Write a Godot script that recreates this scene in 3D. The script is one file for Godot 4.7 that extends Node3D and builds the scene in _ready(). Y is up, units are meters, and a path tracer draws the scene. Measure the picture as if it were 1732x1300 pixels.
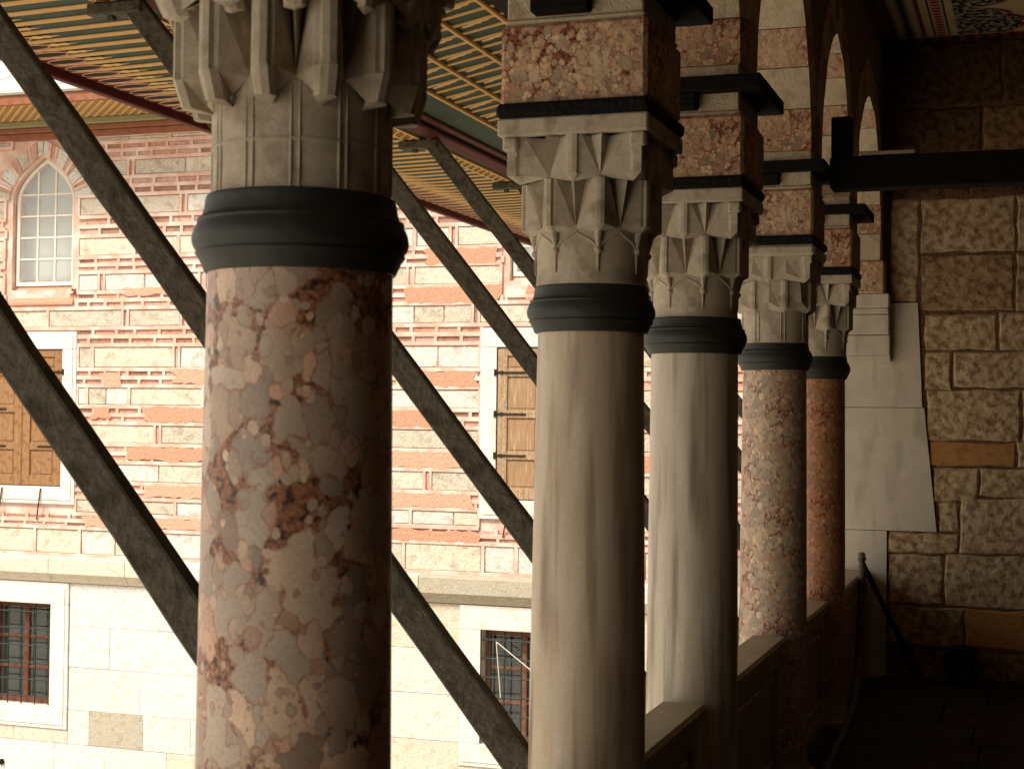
extends Node3D

# ---------------------------------------------------------------- mesh helper
# Faces are given counter-clockwise as seen from outside.
class MB:
	var v := PackedVector3Array()
	var n := PackedVector3Array()
	var t := PackedVector2Array()
	func tri(a: Vector3, b: Vector3, c: Vector3) -> void:
		var m := (b - a).cross(c - a)
		if m.length_squared() < 1e-16:
			return
		m = m.normalized()
		v.append(a); v.append(c); v.append(b)
		n.append(m); n.append(m); n.append(m)
		t.append(Vector2.ZERO); t.append(Vector2.ZERO); t.append(Vector2.ZERO)
	func quad(a: Vector3, b: Vector3, c: Vector3, d: Vector3) -> void:
		tri(a, b, c); tri(a, c, d)
	func stri(a, b, c, na, nb, nc, ta, tb, tc) -> void:
		v.append(a); v.append(c); v.append(b)
		n.append(na); n.append(nc); n.append(nb)
		t.append(ta); t.append(tc); t.append(tb)
	# turns a triangle so that it faces away from a given inner point
	func out_tri(a: Vector3, b: Vector3, c: Vector3, inner: Vector3) -> void:
		if (b - a).cross(c - a).dot((a + b + c) / 3.0 - inner) < 0.0:
			tri(a, c, b)
		else:
			tri(a, b, c)
	func box(lo: Vector3, hi: Vector3, ch := 0.0) -> void:
		var c := (lo + hi) * 0.5
		var h := (hi - lo) * 0.5
		block(Transform3D(Basis(), c), h, ch)
	# a chamfered block of half size h under a transform
	func block(tr: Transform3D, h: Vector3, ch := 0.0) -> void:
		var ax := [Vector3.RIGHT, Vector3.UP, Vector3.BACK]
		if ch <= 0.0:
			for i in 3:
				for s in [-1.0, 1.0]:
					var w: Vector3 = ax[i] * s
					var a: Vector3 = ax[(i + 1) % 3]
					var b: Vector3 = w.cross(a)
					var p := [w * h + (-a - b) * h, w * h + (a - b) * h, w * h + (a + b) * h, w * h + (-a + b) * h]
					quad(tr * p[0], tr * p[1], tr * p[2], tr * p[3])
			return
		var k := h - Vector3.ONE * ch
		for i in 3:
			for s in [-1.0, 1.0]:
				var w: Vector3 = ax[i] * s
				var a: Vector3 = ax[(i + 1) % 3]
				var b: Vector3 = w.cross(a)
				quad(tr * (w * h + (-a - b) * k), tr * (w * h + (a - b) * k), tr * (w * h + (a + b) * k), tr * (w * h + (-a + b) * k))
		var o := tr * Vector3.ZERO
		for i in 3:
			var a: Vector3 = ax[i]
			var b: Vector3 = ax[(i + 1) % 3]
			var c: Vector3 = ax[(i + 2) % 3]
			for s in [-1.0, 1.0]:
				for r in [-1.0, 1.0]:
					var p0: Vector3 = tr * (a * s * h + b * r * k - c * k)
					var p1: Vector3 = tr * (a * s * h + b * r * k + c * k)
					var p2: Vector3 = tr * (a * s * k + b * r * h + c * k)
					var p3: Vector3 = tr * (a * s * k + b * r * h - c * k)
					out_tri(p0, p1, p2, o); out_tri(p0, p2, p3, o)
		for x in [-1.0, 1.0]:
			for y in [-1.0, 1.0]:
				for z in [-1.0, 1.0]:
					out_tri(tr * Vector3(x * h.x, y * k.y, z * k.z), tr * Vector3(x * k.x, y * h.y, z * k.z), tr * Vector3(x * k.x, y * k.y, z * h.z), o)
	# a bar of width w and height d from a to b; up gives the direction of d
	func bar(a: Vector3, b: Vector3, w: float, d: float, up := Vector3.UP, ch := 0.0) -> void:
		var z := (b - a).normalized()
		var x := up.cross(z).normalized()
		var y := z.cross(x)
		block(Transform3D(Basis(x, y, z), (a + b) * 0.5), Vector3(w * 0.5, d * 0.5, a.distance_to(b) * 0.5), ch)
	# stone block with its face towards +z: worn outline, chamfered rim
	func stone(x0: float, x1: float, y0: float, y1: float, zb: float, zf: float, ch: float, j: float, rng: RandomNumberGenerator) -> void:
		var o := []
		var q := []
		var f := []
		var mid := Vector3((x0 + x1) * 0.5, (y0 + y1) * 0.5, zf)
		for c in [[x0, y0], [x1, y0], [x1, y1], [x0, y1]]:
			var p := Vector3(c[0] + rng.randf_range(-j, j), c[1] + rng.randf_range(-j, j), zf - ch)
			o.append(p)
			q.append(Vector3(p.x, p.y, zb))
			f.append(Vector3(p.x + (ch if p.x < mid.x else -ch), p.y + (ch if p.y < mid.y else -ch), zf + rng.randf_range(-0.35, 0.35) * ch))
		quad(f[0], f[1], f[2], f[3])
		for i in 4:
			var k := (i + 1) % 4
			quad(o[i], o[k], f[k], f[i])
			quad(q[i], q[k], o[k], o[i])
	# rough stone with an uneven outline and a bulging face towards +z
	func rough(x0: float, x1: float, y0: float, y1: float, zb: float, zf: float, ch: float, j: float, rng: RandomNumberGenerator) -> void:
		var pts := []
		var nx := maxi(2, int((x1 - x0) / 0.10))
		var ny := maxi(2, int((y1 - y0) / 0.10))
		for i in nx: pts.append(Vector2(lerpf(x0, x1, float(i) / nx), y0))
		for i in ny: pts.append(Vector2(x1, lerpf(y0, y1, float(i) / ny)))
		for i in nx: pts.append(Vector2(lerpf(x1, x0, float(i) / nx), y1))
		for i in ny: pts.append(Vector2(x0, lerpf(y1, y0, float(i) / ny)))
		var o := []
		var f := []
		var m := Vector2((x0 + x1) * 0.5, (y0 + y1) * 0.5)
		for p in pts:
			var a: Vector2 = p + Vector2(rng.randf_range(-j, j), rng.randf_range(-j, j))
			var c := ch * rng.randf_range(0.7, 1.8)
			var d := Vector2(clampf((m.x - a.x) * 9.0, -1, 1), clampf((m.y - a.y) * 9.0, -1, 1))
			var b := a + d * c
			o.append(Vector3(a.x, a.y, zf - ch))
			f.append(Vector3(b.x, b.y, zf + rng.randf_range(-0.15, 0.15) * ch))
		var mid := Vector3(m.x, m.y, zf + ch * 0.2)
		for i in o.size():
			var k := (i + 1) % o.size()
			tri(mid, f[i], f[k])
			quad(o[i], o[k], f[k], f[i])
			quad(Vector3(o[i].x, o[i].y, zb), Vector3(o[k].x, o[k].y, zb), o[k], o[i])
	# lathe round y; prof = [[r, y], ...] from bottom to top, smooth; vs = metres of one turn of the texture upwards
	func lathe(prof: Array, seg: int, c := Vector3.ZERO, us := 1.0, vs := 1.0) -> void:
		var nr := []
		for i in prof.size():
			var a = prof[maxi(i - 1, 0)]
			var b = prof[mini(i + 1, prof.size() - 1)]
			nr.append(Vector2(b[1] - a[1], -(b[0] - a[0])).normalized())
		for i in prof.size() - 1:
			for k in seg:
				var q := []
				for e in [[i, k], [i, k + 1], [i + 1, k + 1], [i + 1, k]]:
					var an: float = TAU * e[1] / seg + 2.2
					var d := Vector3(cos(an), 0, -sin(an))
					var pr = prof[e[0]]
					q.append([c + d * pr[0] + Vector3(0, pr[1], 0), (d * nr[e[0]].x + Vector3(0, nr[e[0]].y, 0)).normalized(), Vector2(float(e[1]) / seg * us, -pr[1] / vs)])
				stri(q[0][0], q[1][0], q[2][0], q[0][1], q[1][1], q[2][1], q[0][2], q[1][2], q[2][2])
				stri(q[0][0], q[2][0], q[3][0], q[0][1], q[2][1], q[3][1], q[0][2], q[2][2], q[3][2])
	# smooth tube along points
	func tube(p: Array, r: float, seg := 8, r2 := -1.0) -> void:
		var rings := []
		for i in p.size():
			var d: Vector3 = (p[mini(i + 1, p.size() - 1)] - p[maxi(i - 1, 0)]).normalized()
			var a := d.cross(Vector3.UP if absf(d.y) < 0.9 else Vector3.RIGHT).normalized()
			var b := a.cross(d).normalized()
			var rr := r if r2 < 0.0 else lerpf(r, r2, float(i) / (p.size() - 1))
			var ring := []
			for k in seg:
				var an := TAU * k / seg
				var w := a * cos(an) + b * sin(an)
				ring.append([p[i] + w * rr, w])
			rings.append(ring)
		for i in rings.size() - 1:
			for k in seg:
				var m := (k + 1) % seg
				var A = rings[i][k]; var B = rings[i][m]; var C = rings[i + 1][m]; var D = rings[i + 1][k]
				stri(A[0], C[0], B[0], A[1], C[1], B[1], Vector2(), Vector2(), Vector2())
				stri(A[0], D[0], C[0], A[1], D[1], C[1], Vector2(), Vector2(), Vector2())
		for e in [0, rings.size() - 1]:
			for k in seg:
				var m := (k + 1) % seg
				out_tri(p[e], rings[e][k][0], rings[e][m][0], p[1] if e == 0 else p[p.size() - 2])
	# polygon in x-y (counter-clockwise) made solid from zb to zf
	func slab(poly: PackedVector2Array, zb: float, zf: float) -> void:
		if Geometry2D.is_polygon_clockwise(poly):
			poly.reverse()
		var id := Geometry2D.triangulate_polygon(poly)
		for i in range(0, id.size(), 3):
			var a := poly[id[i]]; var b := poly[id[i + 1]]; var c := poly[id[i + 2]]
			if (b - a).cross(c - a) < 0.0:
				var s := b; b = c; c = s
			tri(Vector3(a.x, a.y, zf), Vector3(b.x, b.y, zf), Vector3(c.x, c.y, zf))
			tri(Vector3(a.x, a.y, zb), Vector3(c.x, c.y, zb), Vector3(b.x, b.y, zb))
		for i in poly.size():
			var a := poly[i]; var b := poly[(i + 1) % poly.size()]
			quad(Vector3(a.x, a.y, zb), Vector3(b.x, b.y, zb), Vector3(b.x, b.y, zf), Vector3(a.x, a.y, zf))
	# moves everything collected so far
	func apply(tr: Transform3D, from := 0) -> void:
		for i in range(from, v.size()):
			v[i] = tr * v[i]
			n[i] = (tr.basis * n[i]).normalized()
	# pointed window frame between an outer and an inner outline
	static func new_frame(ao: float, ro: float, ai: float, ri: float, y0: float, yi: float, sp: float, zb: float, zf: float) -> MB:
		var m := MB.new()
		var o := outline(ao, ro, y0, sp)
		var i := outline(ai, ri, yi, sp)
		for k in o.size():
			var q := (k + 1) % o.size()
			m.slab(PackedVector2Array([i[k], i[q], o[q], o[k]]), zb, zf)
		return m
	static func outline(a: float, r: float, y0: float, sp: float) -> PackedVector2Array:
		var p := PackedVector2Array([Vector2(a, y0)])
		for k in 9: p.append(Vector2(a * (1.0 - pow(k / 8.0, 1.9)), sp + r * k / 8.0))
		for k in range(7, -1, -1): p.append(Vector2(-a * (1.0 - pow(k / 8.0, 1.9)), sp + r * k / 8.0))
		p.append(Vector2(-a, y0))
		return p
	func mesh() -> ArrayMesh:
		var a := []
		a.resize(Mesh.ARRAY_MAX)
		a[Mesh.ARRAY_VERTEX] = v
		a[Mesh.ARRAY_NORMAL] = n
		a[Mesh.ARRAY_TEX_UV] = t
		var m := ArrayMesh.new()
		m.add_surface_from_arrays(Mesh.PRIMITIVE_TRIANGLES, a)
		return m

# ---------------------------------------------------------------- scene helpers
var used := {}
var M := {}
func numbered(s: String) -> String:
	if not used.has(s):
		used[s] = 0
		return s
	used[s] += 1
	return "%s_%03d" % [s, used[s]]
func thing(called: String, label: String, category: String, at := Vector3.ZERO, group := "") -> Node3D:
	var o := Node3D.new()
	o.name = numbered(called)
	add_child(o)
	o.position = at
	o.set_meta("label", label)
	o.set_meta("category", category)
	if group != "":
		o.set_meta("group", group)
	return o
func part(called: String, mb, m: Material, parent: Node, at := Vector3.ZERO) -> MeshInstance3D:
	var o := MeshInstance3D.new()
	o.name = called
	o.mesh = mb.mesh() if mb is MB else mb
	o.material_override = m
	parent.add_child(o, true)
	o.position = at
	return o
func structure(called: String, mb, m: Material) -> MeshInstance3D:
	var o := part(called, mb, m, self)
	o.set_meta("kind", "structure")
	return o
# right half of a pointed arch: from (a, 0) to (0, r)
func pointed(a: float, r: float, k: int) -> Array:
	var res := []
	for i in k + 1:
		var u := float(i) / k
		res.append(Vector2(a * (1.0 - pow(u, 1.9)), r * u))
	return res
# full outline of a pointed arch over jambs: left foot, up, over, right foot
func arch_outline(a: float, r: float, y0: float, sp: float, k := 8) -> PackedVector2Array:
	var h := pointed(a, r, k)
	var p := PackedVector2Array()
	p.append(Vector2(a, y0))
	for i in h.size(): p.append(Vector2(h[i].x, sp + h[i].y))
	for i in range(h.size() - 2, -1, -1): p.append(Vector2(-h[i].x, sp + h[i].y))
	p.append(Vector2(-a, y0))
	return p

# ---------------------------------------------------------------- textures
const TS := 512
var N := {}
func noise_bytes(sd: int, fr: float, oct: int, w: int, h: int, kind := FastNoiseLite.TYPE_SIMPLEX_SMOOTH) -> PackedByteArray:
	var f := FastNoiseLite.new()
	f.seed = sd
	f.noise_type = kind
	f.frequency = fr
	f.fractal_type = FastNoiseLite.FRACTAL_FBM if oct > 1 else FastNoiseLite.FRACTAL_NONE
	f.fractal_octaves = oct
	var im := f.get_seamless_image(w, h, false, false, 0.15, true)
	im.convert(Image.FORMAT_L8)
	if w != TS or h != TS:
		im.resize(TS, TS, Image.INTERPOLATE_CUBIC)
	return im.get_data()
func tex_of(d: PackedByteArray, w: int, h: int, f := Image.FORMAT_RGB8) -> ImageTexture:
	var im := Image.create_from_data(w, h, false, f, d)
	im.generate_mipmaps()
	return ImageTexture.create_from_image(im)
# base and second tone by coarse noise, stains by a second noise, grain by fine noise. Colours are sRGB 0..255
func stone_tex(a: Vector3, b: Vector3, stain: Vector3, lo: float, hi: float, amount: float, grain: float, layers := ["coarse", "mid", "fine"], off := 0) -> ImageTexture:
	var c1: PackedByteArray = N[layers[0]]
	var c2: PackedByteArray = N[layers[1]]
	var c3: PackedByteArray = N[layers[2]]
	var d := PackedByteArray()
	d.resize(TS * TS * 3)
	var size := TS * TS
	for i in size:
		var k := (i + off * 1237) % size
		var c := a.lerp(b, c1[k] / 255.0)
		var s := clampf((c2[(i + off * 7919) % size] / 255.0 - lo) / (hi - lo), 0.0, 1.0) * amount
		c = c.lerp(stain, s) * (1.0 + (c3[k] / 255.0 - 0.5) * grain)
		d[i * 3] = clampi(int(c.x), 0, 255)
		d[i * 3 + 1] = clampi(int(c.y), 0, 255)
		d[i * 3 + 2] = clampi(int(c.z), 0, 255)
	return tex_of(d, TS, TS)
# breccia: rounded clasts of several sizes in a red matrix. ww x hh metres on w x h pixels, wrapping
func clast_tex(w: int, h: int, ww: float, hh: float, classes: Array, pal: Array, matrix: Vector3, dark: Vector3, vein: Vector3, vein_w: float, sd: int) -> ImageTexture:
	var rng := RandomNumberGenerator.new()
	rng.seed = sd
	var d1 := PackedFloat32Array(); d1.resize(w * h); d1.fill(9.0)
	var d2 := PackedFloat32Array(); d2.resize(w * h); d2.fill(9.0)
	var id := PackedInt32Array(); id.resize(w * h)
	var mid: PackedByteArray = N["mid"]
	var rock: PackedByteArray = N["rock"]
	var fine: PackedByteArray = N["fine"]
	var cols := [Vector3.ZERO]
	var px := w / ww
	for cl in classes:
		for q in cl[0]:
			var a: float = cl[1] * rng.randf_range(0.65, 1.35) * px
			var b: float = a * rng.randf_range(1.0, cl[2])
			var rot := rng.randf_range(-0.5, 0.5)
			var cx := rng.randf() * w
			var cy := rng.randf() * h
			var own := 1.0 + rng.randf_range(-0.12, 0.12)
			var ci := cols.size()
			var cc: Vector3 = pal[rng.randi() % pal.size()]
			cols.append(cc * rng.randf_range(0.86, 1.08))
			var ca := cos(rot); var sa := sin(rot)
			var reach := int(b * 1.3)
			for yy in range(int(cy) - reach, int(cy) + reach + 1):
				var row := posmod(yy, h) * w
				var dy := yy - cy
				for xx in range(int(cx) - reach, int(cx) + reach + 1):
					var dx := xx - cx
					var u := (dx * ca + dy * sa) / a
					var v := (dy * ca - dx * sa) / b
					var e := u * u + v * v
					if e > 1.9:
						continue
					var k := row + posmod(xx, w)
					var s := sqrt(e) * own + (rock[((yy + ci * 53) & 511) * 512 + ((xx + ci * 97) & 511)] - 128) * 0.0034 + (mid[((yy * 2) & 511) * 512 + ((xx * 2) & 511)] - 128) * 0.0010
					if s < d1[k]:
						d2[k] = d1[k]; d1[k] = s; id[k] = ci
					elif s < d2[k]:
						d2[k] = s
	var d := PackedByteArray()
	d.resize(w * h * 3)
	for i in w * h:
		var y := i / w
		var x := i % w
		var k := (y % TS) * TS + x % TS
		var g := 1.0 + (fine[k] / 255.0 - 0.5) * 0.16
		var c: Vector3
		if d1[i] > 1.0:
			c = matrix.lerp(dark, clampf((mid[((y * 2 + 99) & 511) * 512 + ((x * 2) & 511)] / 255.0 - 0.5) * 3.2, 0.0, 1.0)) * (1.0 + (fine[k] / 255.0 - 0.5) * 0.7)
		else:
			c = cols[id[i]] * (0.93 + 0.14 * N["coarse"][(k + id[i] * 333) % 262144] / 255.0)
			var edge := minf(d2[i] - d1[i], 1.0 - d1[i])
			if edge < vein_w:
				c = c.lerp(vein, (1.0 - edge / vein_w) * (0.25 + 0.75 * clampf(mid[(k + 4000) % 262144] / 255.0 * 2.6 - 0.8, 0.0, 1.0)))
		c *= g
		d[i * 3] = clampi(int(c.x), 0, 255)
		d[i * 3 + 1] = clampi(int(c.y), 0, 255)
		d[i * 3 + 2] = clampi(int(c.z), 0, 255)
	return tex_of(d, w, h)
func mat(called: String, tex: Texture2D, metres: float, rough: float, bump := "", cm := 0.0, tint := Color.WHITE, metal := 0.0) -> StandardMaterial3D:
	var m := StandardMaterial3D.new()
	m.resource_name = called
	m.albedo_color = tint
	if tex:
		m.albedo_texture = tex
		if metres > 0.0:
			m.uv1_triplanar = true
			m.uv1_world_triplanar = true
			m.uv1_scale = Vector3.ONE / metres
	m.roughness = rough
	m.metallic = metal
	m.metallic_specular = 0.5 if rough < 0.6 else 0.25
	if bump != "":
		if metres <= 0.0:
			m.uv1_triplanar = false
		m.heightmap_enabled = true
		m.heightmap_texture = N["tex_" + bump]
		m.heightmap_scale = cm
	M[called] = m
	return m
func tinted(src: String, called: String, tint: Color) -> void:
	var m: StandardMaterial3D = M[src].duplicate()
	m.resource_name = called
	m.albedo_color = tint
	M[called] = m
func make_textures() -> void:
	N["coarse"] = noise_bytes(11, 0.010, 4, TS, TS)
	N["mid"] = noise_bytes(23, 0.035, 4, TS, TS)
	N["fine"] = noise_bytes(37, 0.16, 3, TS, TS)
	N["streak"] = noise_bytes(41, 0.03, 4, TS, 48)
	N["smear"] = noise_bytes(43, 0.012, 5, TS, 150)
	N["grain"] = noise_bytes(53, 0.09, 3, 64, TS)
	N["pits"] = noise_bytes(61, 0.09, 4, TS, TS)
	N["rock"] = noise_bytes(67, 0.022, 6, TS, TS)
	for k in ["coarse", "mid", "fine", "streak", "grain", "pits", "smear", "rock"]:
		N["tex_" + k] = tex_of(N[k], TS, TS, Image.FORMAT_L8)
	# breccia
	var pal := [Vector3(208, 182, 158), Vector3(198, 170, 146), Vector3(188, 166, 147), Vector3(214, 184, 157), Vector3(214, 171, 146), Vector3(194, 167, 147), Vector3(206, 185, 165)]
	var big := clast_tex(640, 1280, 1.26, 2.52, [[125, 0.064, 1.9], [340, 0.036, 1.8], [700, 0.018, 1.7], [1200, 0.008, 1.5]], pal, Vector3(160, 108, 80), Vector3(60, 40, 31), Vector3(160, 106, 78), 0.13, 5)
	var pal2 := [Vector3(206, 186, 158), Vector3(190, 168, 142), Vector3(196, 160, 134), Vector3(212, 184, 150), Vector3(176, 160, 140)]
	var small := clast_tex(512, 512, 0.63, 0.63, [[40, 0.036, 1.5], [170, 0.020, 1.6], [520, 0.010, 1.5], [1300, 0.005, 1.4]], pal2, Vector3(160, 108, 84), Vector3(80, 52, 40), Vector3(158, 108, 84), 0.14, 9)
	var rubble := clast_tex(512, 512, 0.6, 0.6, [[7, 0.075, 1.3], [60, 0.032, 1.5], [230, 0.016, 1.5], [800, 0.008, 1.4]], pal2, Vector3(146, 92, 72), Vector3(60, 38, 30), Vector3(134, 88, 70), 0.16, 19)
	mat("breccia_large", big, 0.0, 0.42)
	mat("breccia_small_round", small, 0.0, 0.45)
	M["breccia_small_round"].uv1_scale = Vector3(1, 1, 1)
	mat("breccia_red_round", small, 0.0, 0.48, "", 0.0, Color(0.95, 0.80, 0.70))
	mat("breccia_block", rubble, 0.6, 0.75, "rock", 0.5, Color(1, 0.97, 0.94))
	mat("breccia_block_b", rubble, 0.47, 0.75, "rock", 0.5, Color(0.97, 0.92, 0.88))
	# marbles
	var shaft := stone_tex(Vector3(208, 194, 172), Vector3(190, 168, 138), Vector3(122, 100, 78), 0.54, 0.95, 0.6, 0.10, ["coarse", "smear", "fine"], 3)
	mat("marble_shaft", shaft, 0.0, 0.40)
	var shaft2 := stone_tex(Vector3(210, 200, 182), Vector3(190, 174, 150), Vector3(104, 94, 80), 0.54, 0.92, 0.6, 0.10, ["coarse", "smear", "fine"], 71)
	mat("marble_shaft_b", shaft2, 0.0, 0.40)
	var carve := stone_tex(Vector3(200, 190, 172), Vector3(176, 160, 136), Vector3(104, 86, 66), 0.55, 0.95, 0.6, 0.16, ["mid", "coarse", "fine"], 5)
	mat("marble_carved", carve, 0.9, 0.62, "fine", 0.12)
	var white := stone_tex(Vector3(216, 204, 182), Vector3(202, 188, 166), Vector3(160, 150, 134), 0.5, 0.95, 0.55, 0.08, ["coarse", "smear", "fine"], 8)
	mat("marble_plain", white, 1.3, 0.5, "fine", 0.08)
	tinted("marble_plain", "marble_rail", Color(0.80, 0.76, 0.70))
	var plaster := stone_tex(Vector3(152, 132, 108), Vector3(134, 114, 92), Vector3(82, 64, 48), 0.5, 0.95, 0.6, 0.10, ["coarse", "streak", "fine"], 4)
	mat("spandrel_plaster", plaster, 1.6, 0.85, "mid", 0.4)
	var vou := stone_tex(Vector3(206, 192, 166), Vector3(186, 168, 140), Vector3(120, 96, 72), 0.55, 0.95, 0.6, 0.14, ["mid", "coarse", "fine"], 13)
	mat("limestone_voussoir", vou, 0.9, 0.8, "pits", 0.4)
	# end wall
	var ew := stone_tex(Vector3(214, 192, 160), Vector3(192, 164, 128), Vector3(116, 84, 60), 0.34, 1.0, 0.9, 0.5, ["coarse", "rock", "fine"], 2)
	mat("ashlar_brown", ew, 1.1, 1.0, "rock", 0.9)
	tinted("ashlar_brown", "ashlar_pale", Color(1, 1, 0.97))
	tinted("ashlar_brown", "ashlar_mid", Color(0.88, 0.85, 0.8))
	tinted("ashlar_brown", "ashlar_dark", Color(0.72, 0.66, 0.60))
	tinted("ashlar_brown", "ashlar_shaded", Color(0.52, 0.46, 0.40))  # upper wall stones: the shade up there is put into the tint
	var ow := stone_tex(Vector3(196, 146, 92), Vector3(178, 126, 76), Vector3(130, 86, 50), 0.6, 0.95, 0.5, 0.12, ["mid", "coarse", "fine"], 6)
	mat("ashlar_orange", ow, 0.9, 0.85, "fine", 0.3)
	mat("wall_mortar", stone_tex(Vector3(140, 108, 80), Vector3(116, 86, 62), Vector3(70, 48, 34), 0.5, 0.9, 0.7, 0.3), 0.8, 0.95, "pits", 1.5)
	# facade
	var fs := stone_tex(Vector3(207, 203, 194), Vector3(195, 188, 175), Vector3(152, 143, 128), 0.56, 0.92, 0.55, 0.30, ["mid", "coarse", "pits"], 17)
	mat("facade_stone", fs, 1.7, 1.0, "rock", 1.2)
	tinted("facade_stone", "facade_stone_b", Color(0.93, 0.90, 0.86))
	tinted("facade_stone", "facade_stone_c", Color(1, 0.97, 0.92))
	tinted("facade_stone", "facade_stone_grey", Color(0.78, 0.77, 0.74))
	var fa := stone_tex(Vector3(211, 207, 201), Vector3(204, 198, 189), Vector3(176, 168, 154), 0.56, 0.95, 0.6, 0.16, ["mid", "rock", "pits"], 29)
	mat("facade_ashlar", fa, 2.3, 0.88, "pits", 0.6)
	tinted("facade_ashlar", "facade_ashlar_b", Color(0.97, 0.94, 0.88))
	tinted("facade_ashlar", "facade_ashlar_c", Color(0.99, 0.99, 0.97))
	tinted("facade_ashlar", "facade_ashlar_grey", Color(0.82, 0.80, 0.74))
	var mo := stone_tex(Vector3(212, 178, 162), Vector3(198, 154, 134), Vector3(220, 200, 188), 0.40, 0.70, 0.8, 0.12, ["mid", "coarse", "fine"], 31)
	mat("pink_mortar", mo, 2.9, 0.95, "fine", 0.6)
	var br := stone_tex(Vector3(208, 178, 164), Vector3(194, 158, 142), Vector3(162, 126, 110), 0.5, 0.9, 0.6, 0.3, ["mid", "coarse", "fine"], 37)
	mat("brick", br, 0.9, 0.95, "pits", 1.2)
	tinted("brick", "brick_b", Color(1, 0.92, 0.88))
	tinted("brick", "brick_c", Color(0.84, 0.78, 0.74))
	var op := stone_tex(Vector3(200, 160, 138), Vector3(188, 142, 120), Vector3(210, 178, 160), 0.55, 0.85, 0.5, 0.14, ["mid", "mid", "fine"], 41)
	mat("orange_plaster", op, 1.2, 0.95, "mid", 0.8)
	tinted("orange_plaster", "pale_plaster", Color(1, 1, 0.98))
	M["orange_plaster"].albedo_color = Color(0.96, 0.92, 0.88)
	mat("facade_marble", stone_tex(Vector3(219, 214, 205), Vector3(207, 200, 188), Vector3(178, 168, 150), 0.6, 0.95, 0.5, 0.06, ["streak", "coarse", "fine"], 43), 1.9, 0.7, "fine", 0.2)
	# woods and metals
	var wd := stone_tex(Vector3(152, 116, 82), Vector3(132, 96, 64), Vector3(96, 66, 44), 0.55, 0.95, 0.6, 0.16, ["streak", "coarse", "fine"], 47)
	mat("shutter_wood", wd, 0.8, 0.6, "streak", 0.3)
	var wg := stone_tex(Vector3(178, 160, 136), Vector3(146, 116, 82), Vector3(104, 78, 54), 0.5, 0.9, 0.6, 0.22, ["streak", "mid", "fine"], 53)
	mat("weathered_wood", wg, 0.8, 0.85, "streak", 0.6)
	var wo := stone_tex(Vector3(160, 130, 98), Vector3(140, 110, 80), Vector3(182, 168, 148), 0.6, 0.9, 0.7, 0.2, ["streak", "streak", "fine"], 59)
	mat("weathered_panel", wo, 0.8, 0.8, "streak", 0.4)
	mat("window_wood", stone_tex(Vector3(112, 72, 58), Vector3(96, 60, 48), Vector3(76, 52, 44), 0.5, 0.9, 0.5, 0.2, ["streak", "mid", "fine"], 61), 0.7, 0.7)
	mat("window_wood_worn", stone_tex(Vector3(120, 88, 70), Vector3(104, 72, 56), Vector3(150, 128, 108), 0.6, 0.9, 0.6, 0.25, ["streak", "mid", "fine"], 67), 0.7, 0.8)
	mat("white_paint", stone_tex(Vector3(226, 218, 204), Vector3(214, 206, 190), Vector3(190, 178, 158), 0.65, 0.95, 0.5, 0.05), 1.0, 0.5)
	mat("grille_iron", null, 0, 0.5, "", 0, Color(0.16, 0.20, 0.17), 0.3)
	mat("hinge_iron", null, 0, 0.6, "", 0, Color(0.20, 0.18, 0.16), 0.4)
	mat("curtain", null, 0, 0.9, "", 0, Color(0.80, 0.80, 0.76))
	mat("room_dark", null, 0, 0.9, "", 0, Color(0.12, 0.11, 0.10))
	var bz := stone_tex(Vector3(47, 49, 42), Vector3(33, 35, 30), Vector3(74, 60, 44), 0.62, 0.95, 0.5, 0.16, ["mid", "coarse", "fine"], 73)
	mat("bronze_patina", bz, 0.7, 0.55, "rock", 0.15, Color.WHITE, 0.0)
	mat("lead_black", stone_tex(Vector3(27, 25, 22), Vector3(17, 16, 15), Vector3(44, 37, 30), 0.6, 0.9, 0.5, 0.2), 0.6, 0.7, "mid", 0.5)
	var si := stone_tex(Vector3(96, 90, 78), Vector3(74, 69, 59), Vector3(54, 48, 39), 0.5, 0.85, 0.6, 0.35, ["mid", "coarse", "fine"], 79)
	mat("strut_paint", si, 0.9, 0.8, "mid", 0.9)
	mat("black_timber", stone_tex(Vector3(30, 26, 22), Vector3(21, 18, 15), Vector3(15, 13, 11), 0.5, 0.9, 0.6, 0.3, ["grain", "mid", "fine"], 83), 0.8, 0.9, "grain", 0.4)
	mat("pale_board", null, 0, 0.8, "", 0, Color(0.62, 0.57, 0.48))
	# eaves
	mat("soffit_green", stone_tex(Vector3(70, 84, 68), Vector3(56, 68, 56), Vector3(44, 50, 40), 0.55, 0.9, 0.5, 0.10, ["grain", "coarse", "fine"], 89), 1.4, 0.7, "grain", 0.1)
	mat("batten_ochre", stone_tex(Vector3(210, 172, 112), Vector3(194, 154, 96), Vector3(168, 130, 80), 0.6, 0.95, 0.5, 0.12, ["mid", "coarse", "fine"], 97), 0.7, 0.7)
	mat("ornament_ochre", null, 0, 0.75, "", 0, Color(0.84, 0.70, 0.49))
	mat("ornament_pink", null, 0, 0.75, "", 0, Color(0.78, 0.60, 0.47))
	mat("oxblood", stone_tex(Vector3(96, 38, 30), Vector3(80, 30, 25), Vector3(58, 24, 20), 0.5, 0.9, 0.5, 0.15, ["grain", "coarse", "fine"], 101), 0.9, 0.6)
	mat("oxblood_dark", null, 0, 0.7, "", 0, Color(0.085, 0.055, 0.045))
	mat("cornice_brown", stone_tex(Vector3(150, 100, 76), Vector3(132, 84, 62), Vector3(104, 64, 48), 0.5, 0.9, 0.5, 0.15, ["grain", "coarse", "fine"], 103), 1.2, 0.8)
	mat("cornice_green", null, 0, 0.8, "", 0, Color(0.55, 0.53, 0.38))
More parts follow.
